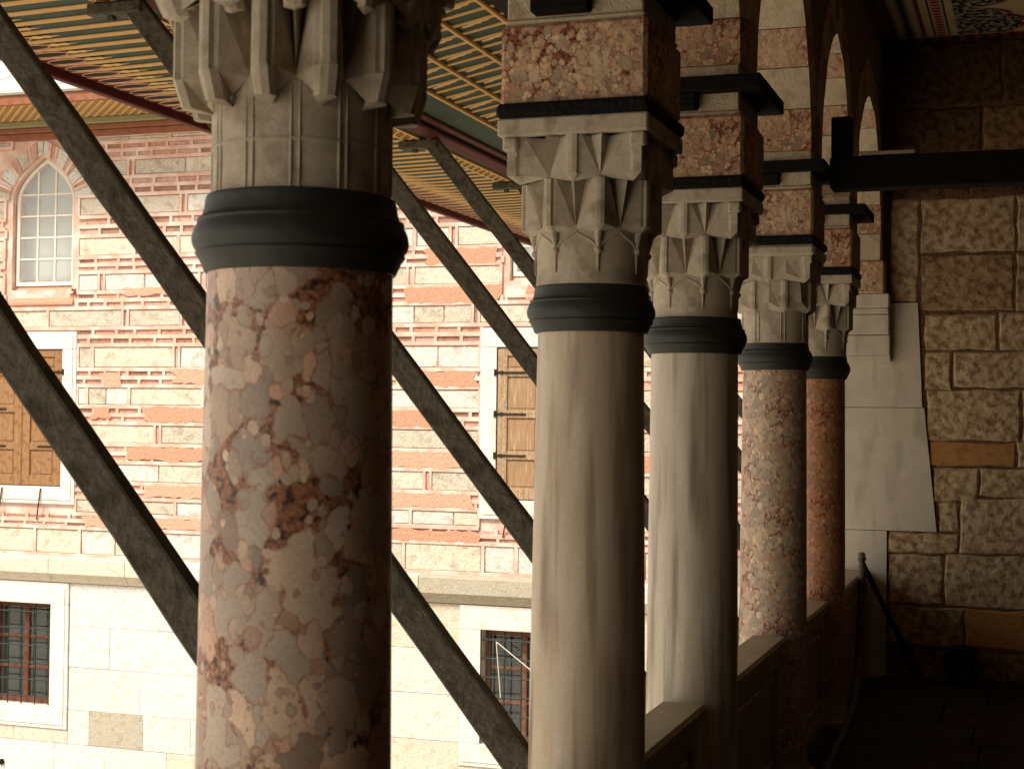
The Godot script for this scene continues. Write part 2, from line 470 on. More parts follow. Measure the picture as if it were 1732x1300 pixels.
	mat("lead_roof", stone_tex(Vector3(196, 194, 186), Vector3(182, 179, 170), Vector3(120, 116, 104), 0.62, 0.9, 0.5, 0.06, ["coarse", "mid", "fine"], 107), 2.4, 0.55)
	# ground and floor
	mat("courtyard_paving", stone_tex(Vector3(186, 179, 166), Vector3(168, 160, 146), Vector3(136, 128, 114), 0.5, 0.9, 0.5, 0.2), 5.0, 0.9)
	mat("paving_stone", stone_tex(Vector3(178, 170, 154), Vector3(158, 150, 134), Vector3(120, 112, 98), 0.5, 0.9, 0.5, 0.2), 2.0, 0.9)
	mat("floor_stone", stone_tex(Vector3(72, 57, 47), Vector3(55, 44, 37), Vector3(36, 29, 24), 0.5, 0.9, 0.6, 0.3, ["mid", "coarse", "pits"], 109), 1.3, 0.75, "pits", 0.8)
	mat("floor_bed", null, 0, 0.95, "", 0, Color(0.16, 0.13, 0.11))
	mat("rear_wall", stone_tex(Vector3(88, 72, 58), Vector3(70, 57, 46), Vector3(46, 36, 29), 0.5, 0.9, 0.6, 0.25, ["mid", "coarse", "pits"], 113), 1.5, 0.95, "pits", 1.5)
	mat("hose_rubber", stone_tex(Vector3(128, 112, 94), Vector3(100, 86, 72), Vector3(60, 50, 40), 0.5, 0.9, 0.5, 0.25), 0.3, 0.6)
	mat("black_rubber", null, 0, 0.45, "", 0, Color(0.10, 0.095, 0.09))
	# glass
	for g in [["glass_pale", Color(0.74, 0.76, 0.74, 0.16)], ["glass_dark", Color(0.30, 0.33, 0.32, 0.22)]]:
		var m := StandardMaterial3D.new()
		m.resource_name = g[0]
		m.transparency = BaseMaterial3D.TRANSPARENCY_ALPHA
		m.albedo_color = g[1]
		m.roughness = 0.04
		m.metallic_specular = 0.9
		M[g[0]] = m
	M["painted_ceiling"] = mat("painted_ceiling", ceiling_tex(), 0.0, 0.8)
# painted plaster ceiling: border bands and a cusped cream field, print only
func ceiling_tex() -> ImageTexture:
	var w := 512
	var h := 512
	var d := PackedByteArray()
	d.resize(w * h * 3)
	var fine: PackedByteArray = N["mid"]
	for y in h:
		for x in w:
			var u := x / 512.0 * 3.4      # metres from the arcade
			var v := y / 512.0 * 4.0      # metres along the gallery, 0 and 4 at the borders
			var c := Vector3(176, 152, 116)
			var e := minf(v, 4.0 - v)
			if u < 0.10: c = Vector3(120, 100, 80)
			elif u < 0.36:
				var z := absf(fposmod(v * 22.0, 1.0) - 0.5) * 0.10
				var q := fposmod(u - 0.10 + z, 0.13)
				c = Vector3(118, 44, 34) if absf(u - 0.23) > 0.10 + z * 0.6 else (Vector3(26, 24, 24) if q < 0.062 else Vector3(170, 148, 120))
			elif u < 0.42: pass
			elif u < 0.55:
				var q := Vector2((u - 0.485) / 0.035, (fposmod(v, 0.085) - 0.0425) / 0.03)
				c = Vector3(124, 44, 34) if q.length() < 1.0 else (Vector3(26, 24, 24) if absf(u - 0.485) > 0.048 else Vector3(172, 148, 118))
			elif u < 0.61: pass
			else:
				var ph := fposmod(v, 1.0)
				var lobe := 0.72 + 0.34 * pow(absf(sin(ph * PI)), 0.6) + 0.05 * absf(sin(ph * PI * 4.0))
				if u < lobe:
					c = Vector3(24, 23, 24) if fine[(y * 3 % 512) * 512 + x * 3 % 512] < 132 else Vector3(150, 138, 118)
				elif u < lobe + 0.035: c = Vector3(122, 42, 32)
			if e < 0.16 and u > 0.10:
				c = Vector3(28, 26, 26) if fposmod(u * 9.0 + sin(v * 60.0) * 0.2, 1.0) < 0.55 else Vector3(126, 60, 46)
			elif e < 0.19 and u > 0.10:
				c = Vector3(150, 130, 104)
			var k := (y * w + x) * 3
			var g: float = 0.9 + 0.2 * N["coarse"][y * 512 + x] / 255.0
			d[k] = clampi(int(c.x * g), 0, 255); d[k + 1] = clampi(int(c.y * g), 0, 255); d[k + 2] = clampi(int(c.z * g), 0, 255)
	return tex_of(d, w, h)
const CX := -1.48                       # axis of the colonnade
const FLOOR := 5.4                      # gallery floor above the courtyard
const COLS := [-2.921, -5.141, -6.839, -9.061, -10.945]
const END := -13.1                      # face of the gallery's end wall
const FZ := -22.4                       # face of the building across the courtyard

# ---------------------------------------------------------------- columns
func plan(th: float, r: float, q: float) -> float:
	return r * lerpf(1.0, 1.0 / maxf(absf(cos(th)), absf(sin(th))), q)
func pol(th: float, r: float, y: float) -> Vector3:
	return Vector3(cos(th) * r, y, -sin(th) * r)
# one tier of carved cells: upright prisms with recessed star-shaped niches between them
func tier(mb: MB, k: int, ph: float, yb: float, yt: float, rb: float, qb: float, rt: float, qt: float, wp: float, drop: float, up: bool) -> void:
	var c := Vector3(0, (yb + yt) * 0.5, 0)
	for i in k:
		var t0 := ph + TAU * i / k
		var t1 := ph + TAU * (i + 1) / k
		var tm := (t0 + t1) * 0.5
		var a := t0 + wp
		var b := t1 - wp
		# prism: a narrow front between two stepped-back fillets
		var s := wp * 0.62
		var ro := plan(t0, rt, qt)
		var yp := yb + 0.012
		for e in [[t0 - wp, plan(t0 - wp, rt, qt) * 0.94, t0 - s, plan(t0 - s, rt, qt) * 0.955], [t0 - s, plan(t0 - s, rt, qt) * 0.955, t0 - s * 0.86, plan(t0 - s, rt, qt) * 1.0], [t0 - s * 0.86, plan(t0 - s, rt, qt) * 1.0, t0, ro * 1.012], [t0, ro * 1.012, t0 + s * 0.86, plan(t0 + s, rt, qt)], [t0 + s * 0.86, plan(t0 + s, rt, qt), t0 + s, plan(t0 + s, rt, qt) * 0.955], [t0 + s, plan(t0 + s, rt, qt) * 0.955, a, plan(a, rt, qt) * 0.94]]:
			mb.quad(pol(e[0], e[1], yp), pol(e[2], e[3], yp), pol(e[2], e[3], yt), pol(e[0], e[1], yt))
		# pendant under the prism
		var r0 := plan(t0, rb, qb)
		var tip := pol(t0, lerpf(r0, ro, 0.25), yb - drop)
		var foot := [pol(t0 - wp, plan(t0 - wp, rt, qt) * 0.94, yp), pol(t0 - s, plan(t0 - s, rt, qt), yp), pol(t0, ro * 1.012, yp), pol(t0 + s, plan(t0 + s, rt, qt), yp), pol(a, plan(a, rt, qt) * 0.94, yp)]
		if drop > 0.02:
			var low := []
			for f in foot: low.append(Vector3(f.x * 0.93, yb - drop, f.z * 0.93))
			for q in 4: mb.quad(low[q], low[q + 1], foot[q + 1], foot[q])
			var inn := pol(t0, r0 * 0.96, yb - drop - 0.008)
			for q in 4: mb.tri(inn, low[q + 1], low[q])
			mb.tri(inn, low[0], foot[0]); mb.tri(inn, foot[4], low[4])
		else:
			for q in 4: mb.tri(tip, foot[q + 1], foot[q])
		# niche
		var tl := pol(a, plan(a, rt, qt) * 0.94, yt)
		var tr := pol(b, plan(b, rt, qt) * 0.94, yt)
		var bl := pol(a, plan(a, rt, qt) * 0.94, yp)
		var br := pol(b, plan(b, rt, qt) * 0.94, yp)
		var rm := plan(tm, rt, qt)
		var rbm := plan(tm, rb, qb)
		if not up:
			var p := pol(tm, rbm * 0.99, yb + 0.004)
			var tc := pol(tm, lerpf(rbm, rm, 0.72), yt)
			var tq := pol(lerpf(a, tm, 0.48), rbm * 0.90, yt)
			var tw := pol(lerpf(b, tm, 0.48), rbm * 0.90, yt)
			mb.tri(bl, p, tl); mb.tri(tl, p, tq); mb.tri(tq, p, tc); mb.tri(tc, p, tw); mb.tri(tw, p, tr); mb.tri(tr, p, br)
			mb.tri(tip, p, bl)
			mb.tri(pol(t1, lerpf(plan(t1, rb, qb), plan(t1, rt, qt), 0.25), yb - drop), br, p)
			mb.tri(tl, tq, tc); mb.tri(tc, tw, tr); mb.tri(tl, tc, tr)
		else:
			var p := pol(tm, rm * 0.93, yt - 0.012)
			var dn := pol(tm, rbm * 1.0, yb + 0.004)
			var ri := pol(tm, lerpf(rbm, rm, 0.9), lerpf(yb, yt, 0.28))
			mb.tri(bl, ri, p); mb.tri(ri, br, p); mb.tri(bl, dn, ri); mb.tri(dn, br, ri)
			mb.tri(tl, bl, p); mb.tri(p, br, tr); mb.tri(tl, p, tr)
			mb.tri(tip, dn, bl)
			mb.tri(pol(t1, lerpf(plan(t1, rb, qb), plan(t1, rt, qt), 0.25), yb - drop), br, dn)
		# underside of the overhang, closing the tier towards the core
		mb.quad(pol(t0, r0 * 0.9, yb + 0.03), pol(tm, rbm * 0.9, yb + 0.03), pol(tm, rbm * 0.9, yt), pol(t0, r0 * 0.9, yt))
func capital(kind: String, r: float) -> MB:
	var mb := MB.new()
	if kind == "pendant":
		mb.lathe([[r + 0.002, 2.54], [r, 2.60], [r + 0.004, 2.80]], 48)
		mb.lathe([[r, 2.648], [r + 0.005, 2.654], [r, 2.66]], 48)
		tier(mb, 12, 0.13, 2.775, 2.93, r + 0.004, 0.0, 0.258, 0.15, 0.10, 0.045, false)
		tier(mb, 12, 0.13 + TAU / 24, 2.93, 3.05, 0.262, 0.3, 0.272, 0.65, 0.09, 0.03, false)
		for i in 12:
			for q in [-0.045, 0.045]:
				var th: float = 0.13 + TAU * (i + 0.5) / 12 + q
				mb.tube([pol(th, r + 0.001, 2.55), pol(th, r + 0.001, 2.79)], 0.0035, 6)
	else:
		mb.lathe([[r + 0.004, 2.54], [r, 2.57], [r + 0.001, 2.69], [r + 0.006, 2.75]], 48)
		tier(mb, 8, PI / 8, 2.737, 2.907, r + 0.004, 0.0, 0.238, 0.25, 0.105, 0.012, kind == "upright")
		tier(mb, 8, 0.0, 2.907, 3.05, 0.228, 0.4, 0.246, 0.8, 0.115, 0.014, kind == "upright")
		for i in 8:
			var th := PI / 8 + TAU * i / 8
			var rr := r + 0.003
			if kind == "upright":
				for q in [-0.06, 0.06]:
					mb.tube([pol(th + q, rr, 2.56), pol(th + q, rr, 2.735)], 0.0035, 6)
				continue
			mb.tube([pol(th, rr, 2.595), pol(th, rr, 2.66)], 0.003, 6, 0.0065)
			var ball := []
			for b in 7:
				var an := -PI / 2 + PI * b / 6
				ball.append([maxf(0.0005, cos(an) * 0.0135), sin(an) * 0.013])
			mb.lathe(ball, 10, pol(th, rr + 0.002, 2.668))
			for s in [-1.0, 1.0]:
				var path := []
				for b in 9:
					var u := b / 8.0
					path.append(pol(th + s * (0.02 + (PI / 8 - 0.02) * (1.0 - pow(1.0 - u, 1.6))), rr, 2.675 + 0.058 * pow(u, 0.55)))
				mb.tube(path, 0.0042, 6)
			mb.tube([pol(th, rr, 2.675), pol(th, rr + 0.008, 2.735)], 0.008, 6, 0.016)
	return mb
func column(z: float, label: String, r_low: float, r_top: float, shaft_mat: String, us: float, vs: float, kind: String, ring_r: float) -> Node3D:
	var t := thing("column", label, "column", Vector3(CX, FLOOR, z), "columns of the gallery arcade")
	var mb := MB.new()
	mb.box(Vector3(-0.225, 0, -0.225), Vector3(0.225, 0.05, 0.225), 0.012)
	mb.lathe([[r_low + 0.012, 0.05], [r_low + 0.018, 0.08], [r_low + 0.012, 0.12], [r_low + 0.004, 0.135], [r_low + 0.003, 0.20]], 40)
	part("base", mb, M.marble_rail, t)
	mb = MB.new()
	var prof := []
	for i in 15:
		var u := i / 14.0
		prof.append([lerpf(r_low, r_top, u * (0.55 + 0.45 * u)), 0.2 + 2.22 * u])
	mb.lathe(prof, 72, Vector3.ZERO, us, vs)
	part("shaft", mb, M[shaft_mat], t)
	mb = MB.new()
	var k := ring_r / 0.226
	var rp := [[0.188, 2.396], [0.1965, 2.396], [0.2000, 2.399], [0.2030, 2.408], [0.2105, 2.424], [0.2165, 2.4325], [0.2185, 2.4345], [0.2185, 2.4375], [0.2160, 2.4395], [0.2165, 2.441], [0.2215, 2.448], [0.2255, 2.458], [0.2262, 2.466], [0.2245, 2.478], [0.2195, 2.491], [0.2150, 2.499], [0.2155, 2.5015], [0.2165, 2.5035], [0.2155, 2.507], [0.2080, 2.509], [0.2045, 2.518], [0.2005, 2.535], [0.1990, 2.548], [0.1975, 2.5535], [0.1960, 2.556], [0.185, 2.557]]
	for p in rp: p[0] *= k
	mb.lathe(rp, 64)
	part("neck_ring", mb, M.bronze_patina, t)
	var cap := part("capital", capital(kind, 0.186 if kind == "pendant" else 0.192), M.marble_carved, t)
	mb = MB.new()
	if kind == "star":
		mb.box(Vector3(-0.262, 3.05, -0.262), Vector3(0.262, 3.110, 0.262), 0.006)
	else:
		mb.box(Vector3(-0.264, 3.045, -0.264), Vector3(0.264, 3.110, 0.264), 0.016)
	part("abacus", mb, M.marble_carved, cap)
	for sx in [-1.0, 1.0]:
		for sz in [-1.0, 1.0]:
			mb = MB.new()
			mb.box(Vector3(sx * 0.222 - 0.026, 3.002, sz * 0.222 - 0.026), Vector3(sx * 0.222 + 0.026, 3.049, sz * 0.222 + 0.026), 0.007)
			mb.box(Vector3(sx * 0.214 - 0.018, 2.985, sz * 0.214 - 0.018), Vector3(sx * 0.214 + 0.018, 3.001, sz * 0.214 + 0.018), 0.004)
			part("corner_block", mb, M.marble_carved, cap)
	return t

# ---------------------------------------------------------------- arcade above the columns
func arcade() -> void:
	var rng := RandomNumberGenerator.new()
	rng.seed = 77
	var t := thing("arcade_wall", "arcade wall of pointed arches in alternating pale and pink blocks over the columns", "arcade", Vector3(CX, 0, 0))
	var sup := [-0.75]
	sup.append_array(COLS)
	sup.append(-13.12)
	for i in sup.size():
		var z: float = sup[i]
		var last := i == sup.size() - 1
		if i > 0 and not last:
			var mb := MB.new()
			mb.box(Vector3(-0.268, 8.512, z - 0.268), Vector3(0.268, 8.562, z + 0.268), 0.012)
			part("lead_sheet", mb, M.lead_black, t)
			mb = MB.new()
			var w := 0.258 + rng.randf_range(-0.006, 0.006)
			mb.box(Vector3(-w, 8.563, z - w), Vector3(w, 8.83, z + w), 0.014)
			part("impost_block", mb, M.breccia_block if i % 2 == 0 else M.breccia_block_b, t)
		elif not last:
			var mb := MB.new()
			mb.lathe([[0.207, FLOOR], [0.205, 6.4], [0.188, 7.8], [0.222, 7.86], [0.205, 7.955], [0.192, 7.957], [0.194, 8.15], [0.24, 8.3], [0.30, 8.5]], 48, Vector3(0, 0, z))
			mb.box(Vector3(-0.26, 8.5, z - 0.26), Vector3(0.26, 9.05, z + 0.26), 0.01)
			part("unseen_column", mb, M.limestone_voussoir, t)  # plain round column out of view, kept as part of the arcade
		# springer over the impost, with a bed of mortar
		if i > 0 and not last:
			var mb := MB.new()
			mb.box(Vector3(-0.246, 8.832, z - 0.246), Vector3(0.246, 8.85, z + 0.246), 0.008)
			mb.box(Vector3(-0.238, 8.85, z - 0.238), Vector3(0.238, 9.05, z + 0.238), 0.006)
			part("springer", mb, M.limestone_voussoir, t)
	# arches
	for i in sup.size() - 1:
		var za: float = sup[i] - 0.236
		var zb: float = sup[i + 1] + 0.236
		var zm := (za + zb) * 0.5
		var half := (za - zb) * 0.5
		var rise := 0.95
		var sp := 9.052
		var c := (rise * rise - half * half) / (2.0 * half)
		var R := half + c
		var top := atan2(rise, c)
		var count := 6
		var ext := 0.27
		for side in [-1.0, 1.0]:
			for k in count:
				var a0 := top * k / count
				var a1 := top * (k + 1) / count - 0.006
				var mb := MB.new()
				var x := 0.236 + rng.randf_range(-0.005, 0.005)
				var pp := []
				for q in 4:
					var an := lerpf(a0, a1, q / 3.0)
					var lo := Vector2(-c + R * cos(an), R * sin(an))
					var hi := Vector2(-c + (R + ext) * cos(an), (R + ext) * sin(an))
					# clip the outer curve at the crown and at the pier's middle
					if hi.x < 0.0: hi.x = 0.0
					pp.append([Vector3(0, sp + lo.y, zm + side * maxf(lo.x, 0.0)), Vector3(0, sp + hi.y, zm + side * minf(hi.x, half + 0.235))])
				var cen: Vector3 = (pp[0][0] + pp[3][1] + pp[0][1] + pp[3][0]) * 0.25
				var X := Vector3(x, 0, 0)
				for q in 3:
					var l0: Vector3 = pp[q][0]; var h0: Vector3 = pp[q][1]; var l1: Vector3 = pp[q + 1][0]; var h1: Vector3 = pp[q + 1][1]
					for e in [[l0 - X, l0 + X, l1 + X, l1 - X], [h0 - X, h0 + X, h1 + X, h1 - X], [l0 + X, h0 + X, h1 + X, l1 + X], [l0 - X, h0 - X, h1 - X, l1 - X]]:
						mb.out_tri(e[0], e[1], e[2], cen); mb.out_tri(e[0], e[2], e[3], cen)
				for q in [0, 3]:
					var l: Vector3 = pp[q][0]; var h: Vector3 = pp[q][1]
					mb.out_tri(l - X, l + X, h + X, cen); mb.out_tri(l - X, h + X, h - X, cen)
				part("voussoir", mb, [M.limestone_voussoir, M.breccia_block][(k + 1) % 2] if k % 2 == 1 else M.breccia_block_b if k == 0 else M.breccia_block, t)
		# spandrel wall over the arch, in upright strips, a little back from the voussoirs
		var mb := MB.new()
		var prev := []
		for k in 41:
			var z := lerpf(sup[i], sup[i + 1], k / 40.0)
			var d := absf(z - zm)
			var y := sp - 0.002
			if d < half:
				y = sp + sqrt(maxf(0.0, pow(R + 0.10, 2) - pow(d + c, 2)))
			var row := [y, z]
			if prev:
				for s in [-1.0, 1.0]:
					var x: float = 0.222 * s
					var q := [Vector3(x, prev[0], prev[1]), Vector3(x, y, z), Vector3(x, 10.86, z), Vector3(x, 10.86, prev[1])]
					var inn := Vector3(0, 10.5, z)
					mb.out_tri(q[0], q[1], q[2], inn); mb.out_tri(q[0], q[2], q[3], inn)
				mb.quad(Vector3(-0.222, prev[0], prev[1]), Vector3(-0.222, y, z), Vector3(0.222, y, z), Vector3(0.222, prev[0], prev[1]))
			prev = row
		part("spandrel", mb, M.spandrel_plaster, t)

# ---------------------------------------------------------------- gallery end wall
func end_wall() -> void:
	var rng := RandomNumberGenerator.new()
	rng.seed = 12
	var t := thing("end_wall", "weathered brown ashlar wall closing the far end of the gallery", "wall", Vector3(0, 0, END))
	var mb := MB.new()
	mb.box(Vector3(-1.70, -0.05, -0.60), Vector3(2.5, 11.2, -0.009))
	part("mortar_bed", mb, M.wall_mortar, t)
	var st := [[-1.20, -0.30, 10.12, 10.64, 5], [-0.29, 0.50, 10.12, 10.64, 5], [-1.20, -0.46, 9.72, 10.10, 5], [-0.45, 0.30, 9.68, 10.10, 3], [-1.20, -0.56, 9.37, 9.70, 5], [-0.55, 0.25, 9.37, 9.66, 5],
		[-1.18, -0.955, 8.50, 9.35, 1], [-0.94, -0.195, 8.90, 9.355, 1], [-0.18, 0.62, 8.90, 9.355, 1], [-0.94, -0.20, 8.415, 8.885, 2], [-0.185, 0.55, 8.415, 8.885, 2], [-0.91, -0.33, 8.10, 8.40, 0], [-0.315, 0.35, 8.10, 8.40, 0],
		[-0.89, -0.695, 7.775, 8.085, 0], [-0.68, 0.02, 7.79, 8.085, 1], [0.035, 0.7, 7.79, 8.085, 1], [-0.885, -0.15, 7.36, 7.77, 0], [-0.135, 0.6, 7.36, 7.775, 0], [-0.86, -0.19, 7.145, 7.345, 4], [-0.175, 0.45, 7.145, 7.345, 1],
		[-0.825, -0.475, 6.86, 7.13, 0], [-0.46, 0.20, 6.905, 7.13, 0], [-0.785, -0.63, 6.61, 6.845, 0], [-0.61, 0.15, 6.44, 6.89, 1], [-1.185, -0.63, 6.43, 6.595, 0], [-1.18, -0.75, 6.00, 6.415, 0], [-0.735, 0.05, 6.00, 6.425, 0],
		[-1.17, -0.585, 5.665, 5.985, 2], [-0.57, 0.10, 5.665, 5.985, 4], [-1.17, -0.30, 5.41, 5.65, 3], [-0.285, 0.4, 5.41, 5.65, 3]]
	# the wall goes on to the right in courses
	var y := 5.41
	for hgt in [0.24, 0.32, 0.42, 0.45, 0.24, 0.22, 0.40, 0.30, 0.31, 0.47, 0.45, 0.32, 0.40, 0.52]:
		var x := 0.72
		while x < 2.3:
			var w := rng.randf_range(0.45, 0.9)
			st.append([x, minf(x + w, 2.45), y, y + hgt - 0.015, rng.randi() % 4])
			x += w + 0.015
		y += hgt
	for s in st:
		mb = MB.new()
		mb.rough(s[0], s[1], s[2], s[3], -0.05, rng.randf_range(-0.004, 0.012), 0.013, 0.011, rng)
		var o := part("stone", mb, M[["ashlar_pale", "ashlar_brown", "ashlar_mid", "ashlar_dark", "ashlar_orange", "ashlar_shaded"][s[4]]], t)
		if s[4] == 4 and s[2] > 7.0:
			o.set_meta("label", "smooth orange repair stone")
	# marble jamb beside the colonnade
	mb = MB.new()
	mb.slab(PackedVector2Array([Vector2(-1.62, 7.625), Vector2(-0.92, 7.625), Vector2(-0.96, 8.49), Vector2(-1.62, 8.49)]), -0.05, 0.012)
	part("jamb_slab", mb, M.marble_plain, t)
	mb = MB.new()
	mb.slab(PackedVector2Array([Vector2(-1.62, 6.605), Vector2(-0.80, 6.605), Vector2(-0.905, 7.62), Vector2(-1.62, 7.62)]), -0.05, 0.016)
	part("jamb_slab", mb, M.marble_plain, t)
	mb = MB.new()
	mb.slab(PackedVector2Array([Vector2(-1.62, 5.41), Vector2(-1.20, 5.41), Vector2(-1.20, 6.60), Vector2(-1.62, 6.60)]), -0.05, 0.014)
	part("jamb_slab", mb, M.marble_plain, t)
	# moulded respond that takes the last arch
	for b in [[-1.66, -1.170, 8.00, 8.055, 0.085], [-1.66, -1.175, 8.055, 8.22, 0.105], [-1.66, -1.18, 8.225, 8.39, 0.125], [-1.66, -1.182, 8.395, 8.44, 0.15], [-1.66, -1.178, 8.443, 8.56, 0.165]]:
		mb = MB.new()
		mb.box(Vector3(b[0], b[2], -0.02), Vector3(b[1], b[3], b[4]), 0.007)
		part("moulding", mb, M.marble_plain, t)
	mb = MB.new()
	mb.box(Vector3(-1.70, 8.562, -0.02), Vector3(-1.215, 8.83, 0.20), 0.012)
	part("impost_block", mb, M.breccia_block, t)
	mb = MB.new()
	mb.box(Vector3(-1.70, 8.833, -0.02), Vector3(-1.245, 9.05, 0.19), 0.008)
	part("springer", mb, M.limestone_voussoir, t)

# ---------------------------------------------------------------- balustrades
func balustrade(z0: float, z1: float, label: String, post: bool) -> void:
	var t := thing("balustrade", label, "balustrade", Vector3(-1.465, FLOOR, 0), "marble balustrades between the columns")
	var mb := MB.new()
	mb.box(Vector3(-0.105, 0.80, z1), Vector3(0.105, 0.87, z0), 0.016)
	part("rail", mb, M.marble_rail, t)
	mb = MB.new()
	mb.box(Vector3(-0.055, 0.0, z1 + 0.004), Vector3(0.055, 0.798, z0 - 0.004))
	part("slab", mb, M.marble_rail, t)
	# raised frame and inner fillet on both faces
	for s in [-1.0, 1.0]:
		var a := z0 - 0.10
		var b := z1 + 0.10
		for f in [[0.0, 0.07, 0.024], [0.12, 0.035, 0.014]]:
			mb = MB.new()
			var p0: float = f[0]
			var w: float = f[1]
			var x0 := minf(s * 0.056, s * (0.056 + f[2]))
			var x1 := maxf(s * 0.056, s * (0.056 + f[2]))
			mb.box(Vector3(x0, 0.795 - p0 - w, b + p0 + 0.001), Vector3(x1, 0.795 - p0, a - p0 - 0.001), 0.004)
			mb.box(Vector3(x0, 0.06 + p0, b + p0 + 0.001), Vector3(x1, 0.06 + p0 + w, a - p0 - 0.001), 0.004)
			mb.box(Vector3(x0, 0.062 + p0 + w, b + p0), Vector3(x1, 0.793 - p0 - w, b + p0 + w), 0.004)
			mb.box(Vector3(x0, 0.062 + p0 + w, a - p0 - w), Vector3(x1, 0.793 - p0 - w, a - p0), 0.004)
			part("panel_frame", mb, M.marble_rail, t)
	if post:
		mb = MB.new()
		mb.box(Vector3(0.058, 0.0, -12.98), Vector3(0.135, 0.80, -12.88), 0.008)
		part("post", mb, M.marble_rail, t)

# ---------------------------------------------------------------- eave over the courtyard
func eave() -> void:
	var t := thing("painted_eave", "wide green painted eave with ochre battens and dark red edge, overhanging the courtyard", "eave")
	var z0 := 2.0
	var z1 := -19.2
	var prof := [Vector2(-5.74, 9.625), Vector2(-4.47, 9.655), Vector2(-4.30, 9.73), Vector2(-4.05, 9.785), Vector2(-1.70, 10.235)]
	var poly := PackedVector2Array(prof)
	poly.append(Vector2(-1.70, 10.95))
	poly.append(Vector2(-5.74, 9.98))
	var mb := MB.new()
	mb.slab(poly, z1, z0)
	part("soffit_boards", mb, M.soffit_green, t)
	mb = MB.new()
	mb.slab(PackedVector2Array([Vector2(-5.86, 9.96), Vector2(-1.70, 10.96), Vector2(-1.70, 11.01), Vector2(-5.86, 10.01)]), z1, z0)
	part("lead_covering", mb, M.lead_roof, t)
	mb = MB.new()
	mb.box(Vector3(-5.80, 9.565, z1), Vector3(-5.742, 9.958, z0), 0.008)
	mb.box(Vector3(-5.82, 9.60, z1 + 0.01), Vector3(-5.801, 9.66, z0 - 0.01), 0.005)
	part("fascia", mb, M.oxblood, t)
	# dark red beam and its mouldings
	mb = MB.new()
	mb.bar(Vector3(-4.40, 9.665, z0), Vector3(-4.40, 9.665, z1), 0.10, 0.05, Vector3(-0.35, 0.93, 0), 0.012)
	mb.bar(Vector3(-4.31, 9.715, z0), Vector3(-4.31, 9.715, z1), 0.05, 0.03, Vector3(-0.3, 0.95, 0), 0.008)
	part("red_beam", mb, M.oxblood, t)
	# battens across the outer soffit, each ending in a dark leaf and a flame ornament at the edge
	var bt := MB.new()
	bt.bar(Vector3(-5.50, 9.634, 0), Vector3(-4.66, 9.654, 0), 0.060, 0.008, Vector3.UP, 0.002)
	var bmesh := bt.mesh()
	var leaf := MB.new()
	var lp := PackedVector2Array()
	for i in 16:
		var an := TAU * i / 16
		lp.append(Vector2(cos(an) * 0.130, sin(an) * 0.044 + 0.010 * cos(an)))
	leaf.slab(lp, -0.003, 0.003)
	leaf.apply(Transform3D(Basis(Vector3(1, 0, 0), Vector3(0, 0, 1), Vector3(0, -1, 0)), Vector3.ZERO))
	var lmesh := leaf.mesh()
	var flame := MB.new()
	flame.slab(PackedVector2Array([Vector2(-0.16, -0.02), Vector2(-0.06, -0.034), Vector2(-0.04, -0.020), Vector2(0.02, -0.038), Vector2(0.05, -0.018), Vector2(0.11, -0.030), Vector2(0.12, -0.010), Vector2(0.20, 0.004), Vector2(0.12, 0.010), Vector2(0.13, 0.026), Vector2(0.06, 0.018), Vector2(0.02, 0.034), Vector2(-0.02, 0.016), Vector2(-0.08, 0.030), Vector2(-0.10, 0.012), Vector2(-0.16, 0.016)]), -0.002, 0.002)
	flame.apply(Transform3D(Basis(Vector3(1, 0, 0), Vector3(0, 0, 1), Vector3(0, -1, 0)), Vector3.ZERO))
	for i in flame.v.size():
		flame.v[i] *= Vector3(0.85, 1, 0.8)
	var fmesh := flame.mesh()
	var rim := MB.new()
	var rp := []
	for i in 17:
		var an := TAU * i / 16
		rp.append(Vector3(cos(an) * 0.138, 0, sin(an) * 0.052 + 0.010 * cos(an)))
	rim.tube(rp, 0.0055, 5)
	var rmesh := rim.mesh()
	var rng := RandomNumberGenerator.new()
	rng.seed = 4
	var z := 0.6
	var i := 0
	while z > z1 + 0.1:
		part("batten", bmesh, M.batten_ochre, t, Vector3(0, -0.008, z + rng.randf_range(-0.004, 0.004)))
		part("edge_leaf", lmesh, M.oxblood_dark, t, Vector3(-5.57, 9.6225, z - 0.089))
		part("leaf_rim", rmesh, M.ornament_pink, t, Vector3(-5.57, 9.6225, z - 0.089))
		part("edge_ornament", fmesh, M.ornament_pink, t, Vector3(-5.60, 9.6245, z))
		part("flame_ornament", fmesh, M.ornament_ochre, t, Vector3(-5.40 + rng.randf_range(-0.01, 0.01), 9.6235, z - 0.075))
		z -= 0.178
		i += 1
	# dark red border along the fascia
	mb = MB.new()
	mb.bar(Vector3(-5.60, 9.6285, z0 - 0.01), Vector3(-5.60, 9.6285, z1 + 0.01), 0.27, 0.006, Vector3(-0.0236, 1, 0))
	part("edge_border", mb, M.oxblood, t)
	# lattice border beside the beam
	mb = MB.new()
	for x in [-4.655, -4.53]:
		mb.bar(Vector3(x, 9.643, z0), Vector3(x, 9.643, z1), 0.022, 0.02, Vector3.UP)
	z = 0.5
	while z > z1 + 0.1:
		mb.bar(Vector3(-4.645, 9.641, z), Vector3(-4.54, 9.641, z - 0.13), 0.012, 0.012)
		mb.bar(Vector3(-4.645, 9.638, z - 0.13), Vector3(-4.54, 9.638, z), 0.012, 0.012)
		z -= 0.13
	part("lattice_border", mb, M.batten_ochre, t).set_meta("kind", "stuff")
	# inner sloping soffit: battens across, rails along, ornaments in every second cell
	var slope := (10.235 - 9.785) / 2.35
	bt = MB.new()
	bt.bar(Vector3(-4.03, 9.784, 0), Vector3(-1.74, 9.784 + 2.29 * slope, 0), 0.036, 0.012, Vector3.UP, 0.003)
	bmesh = bt.mesh()
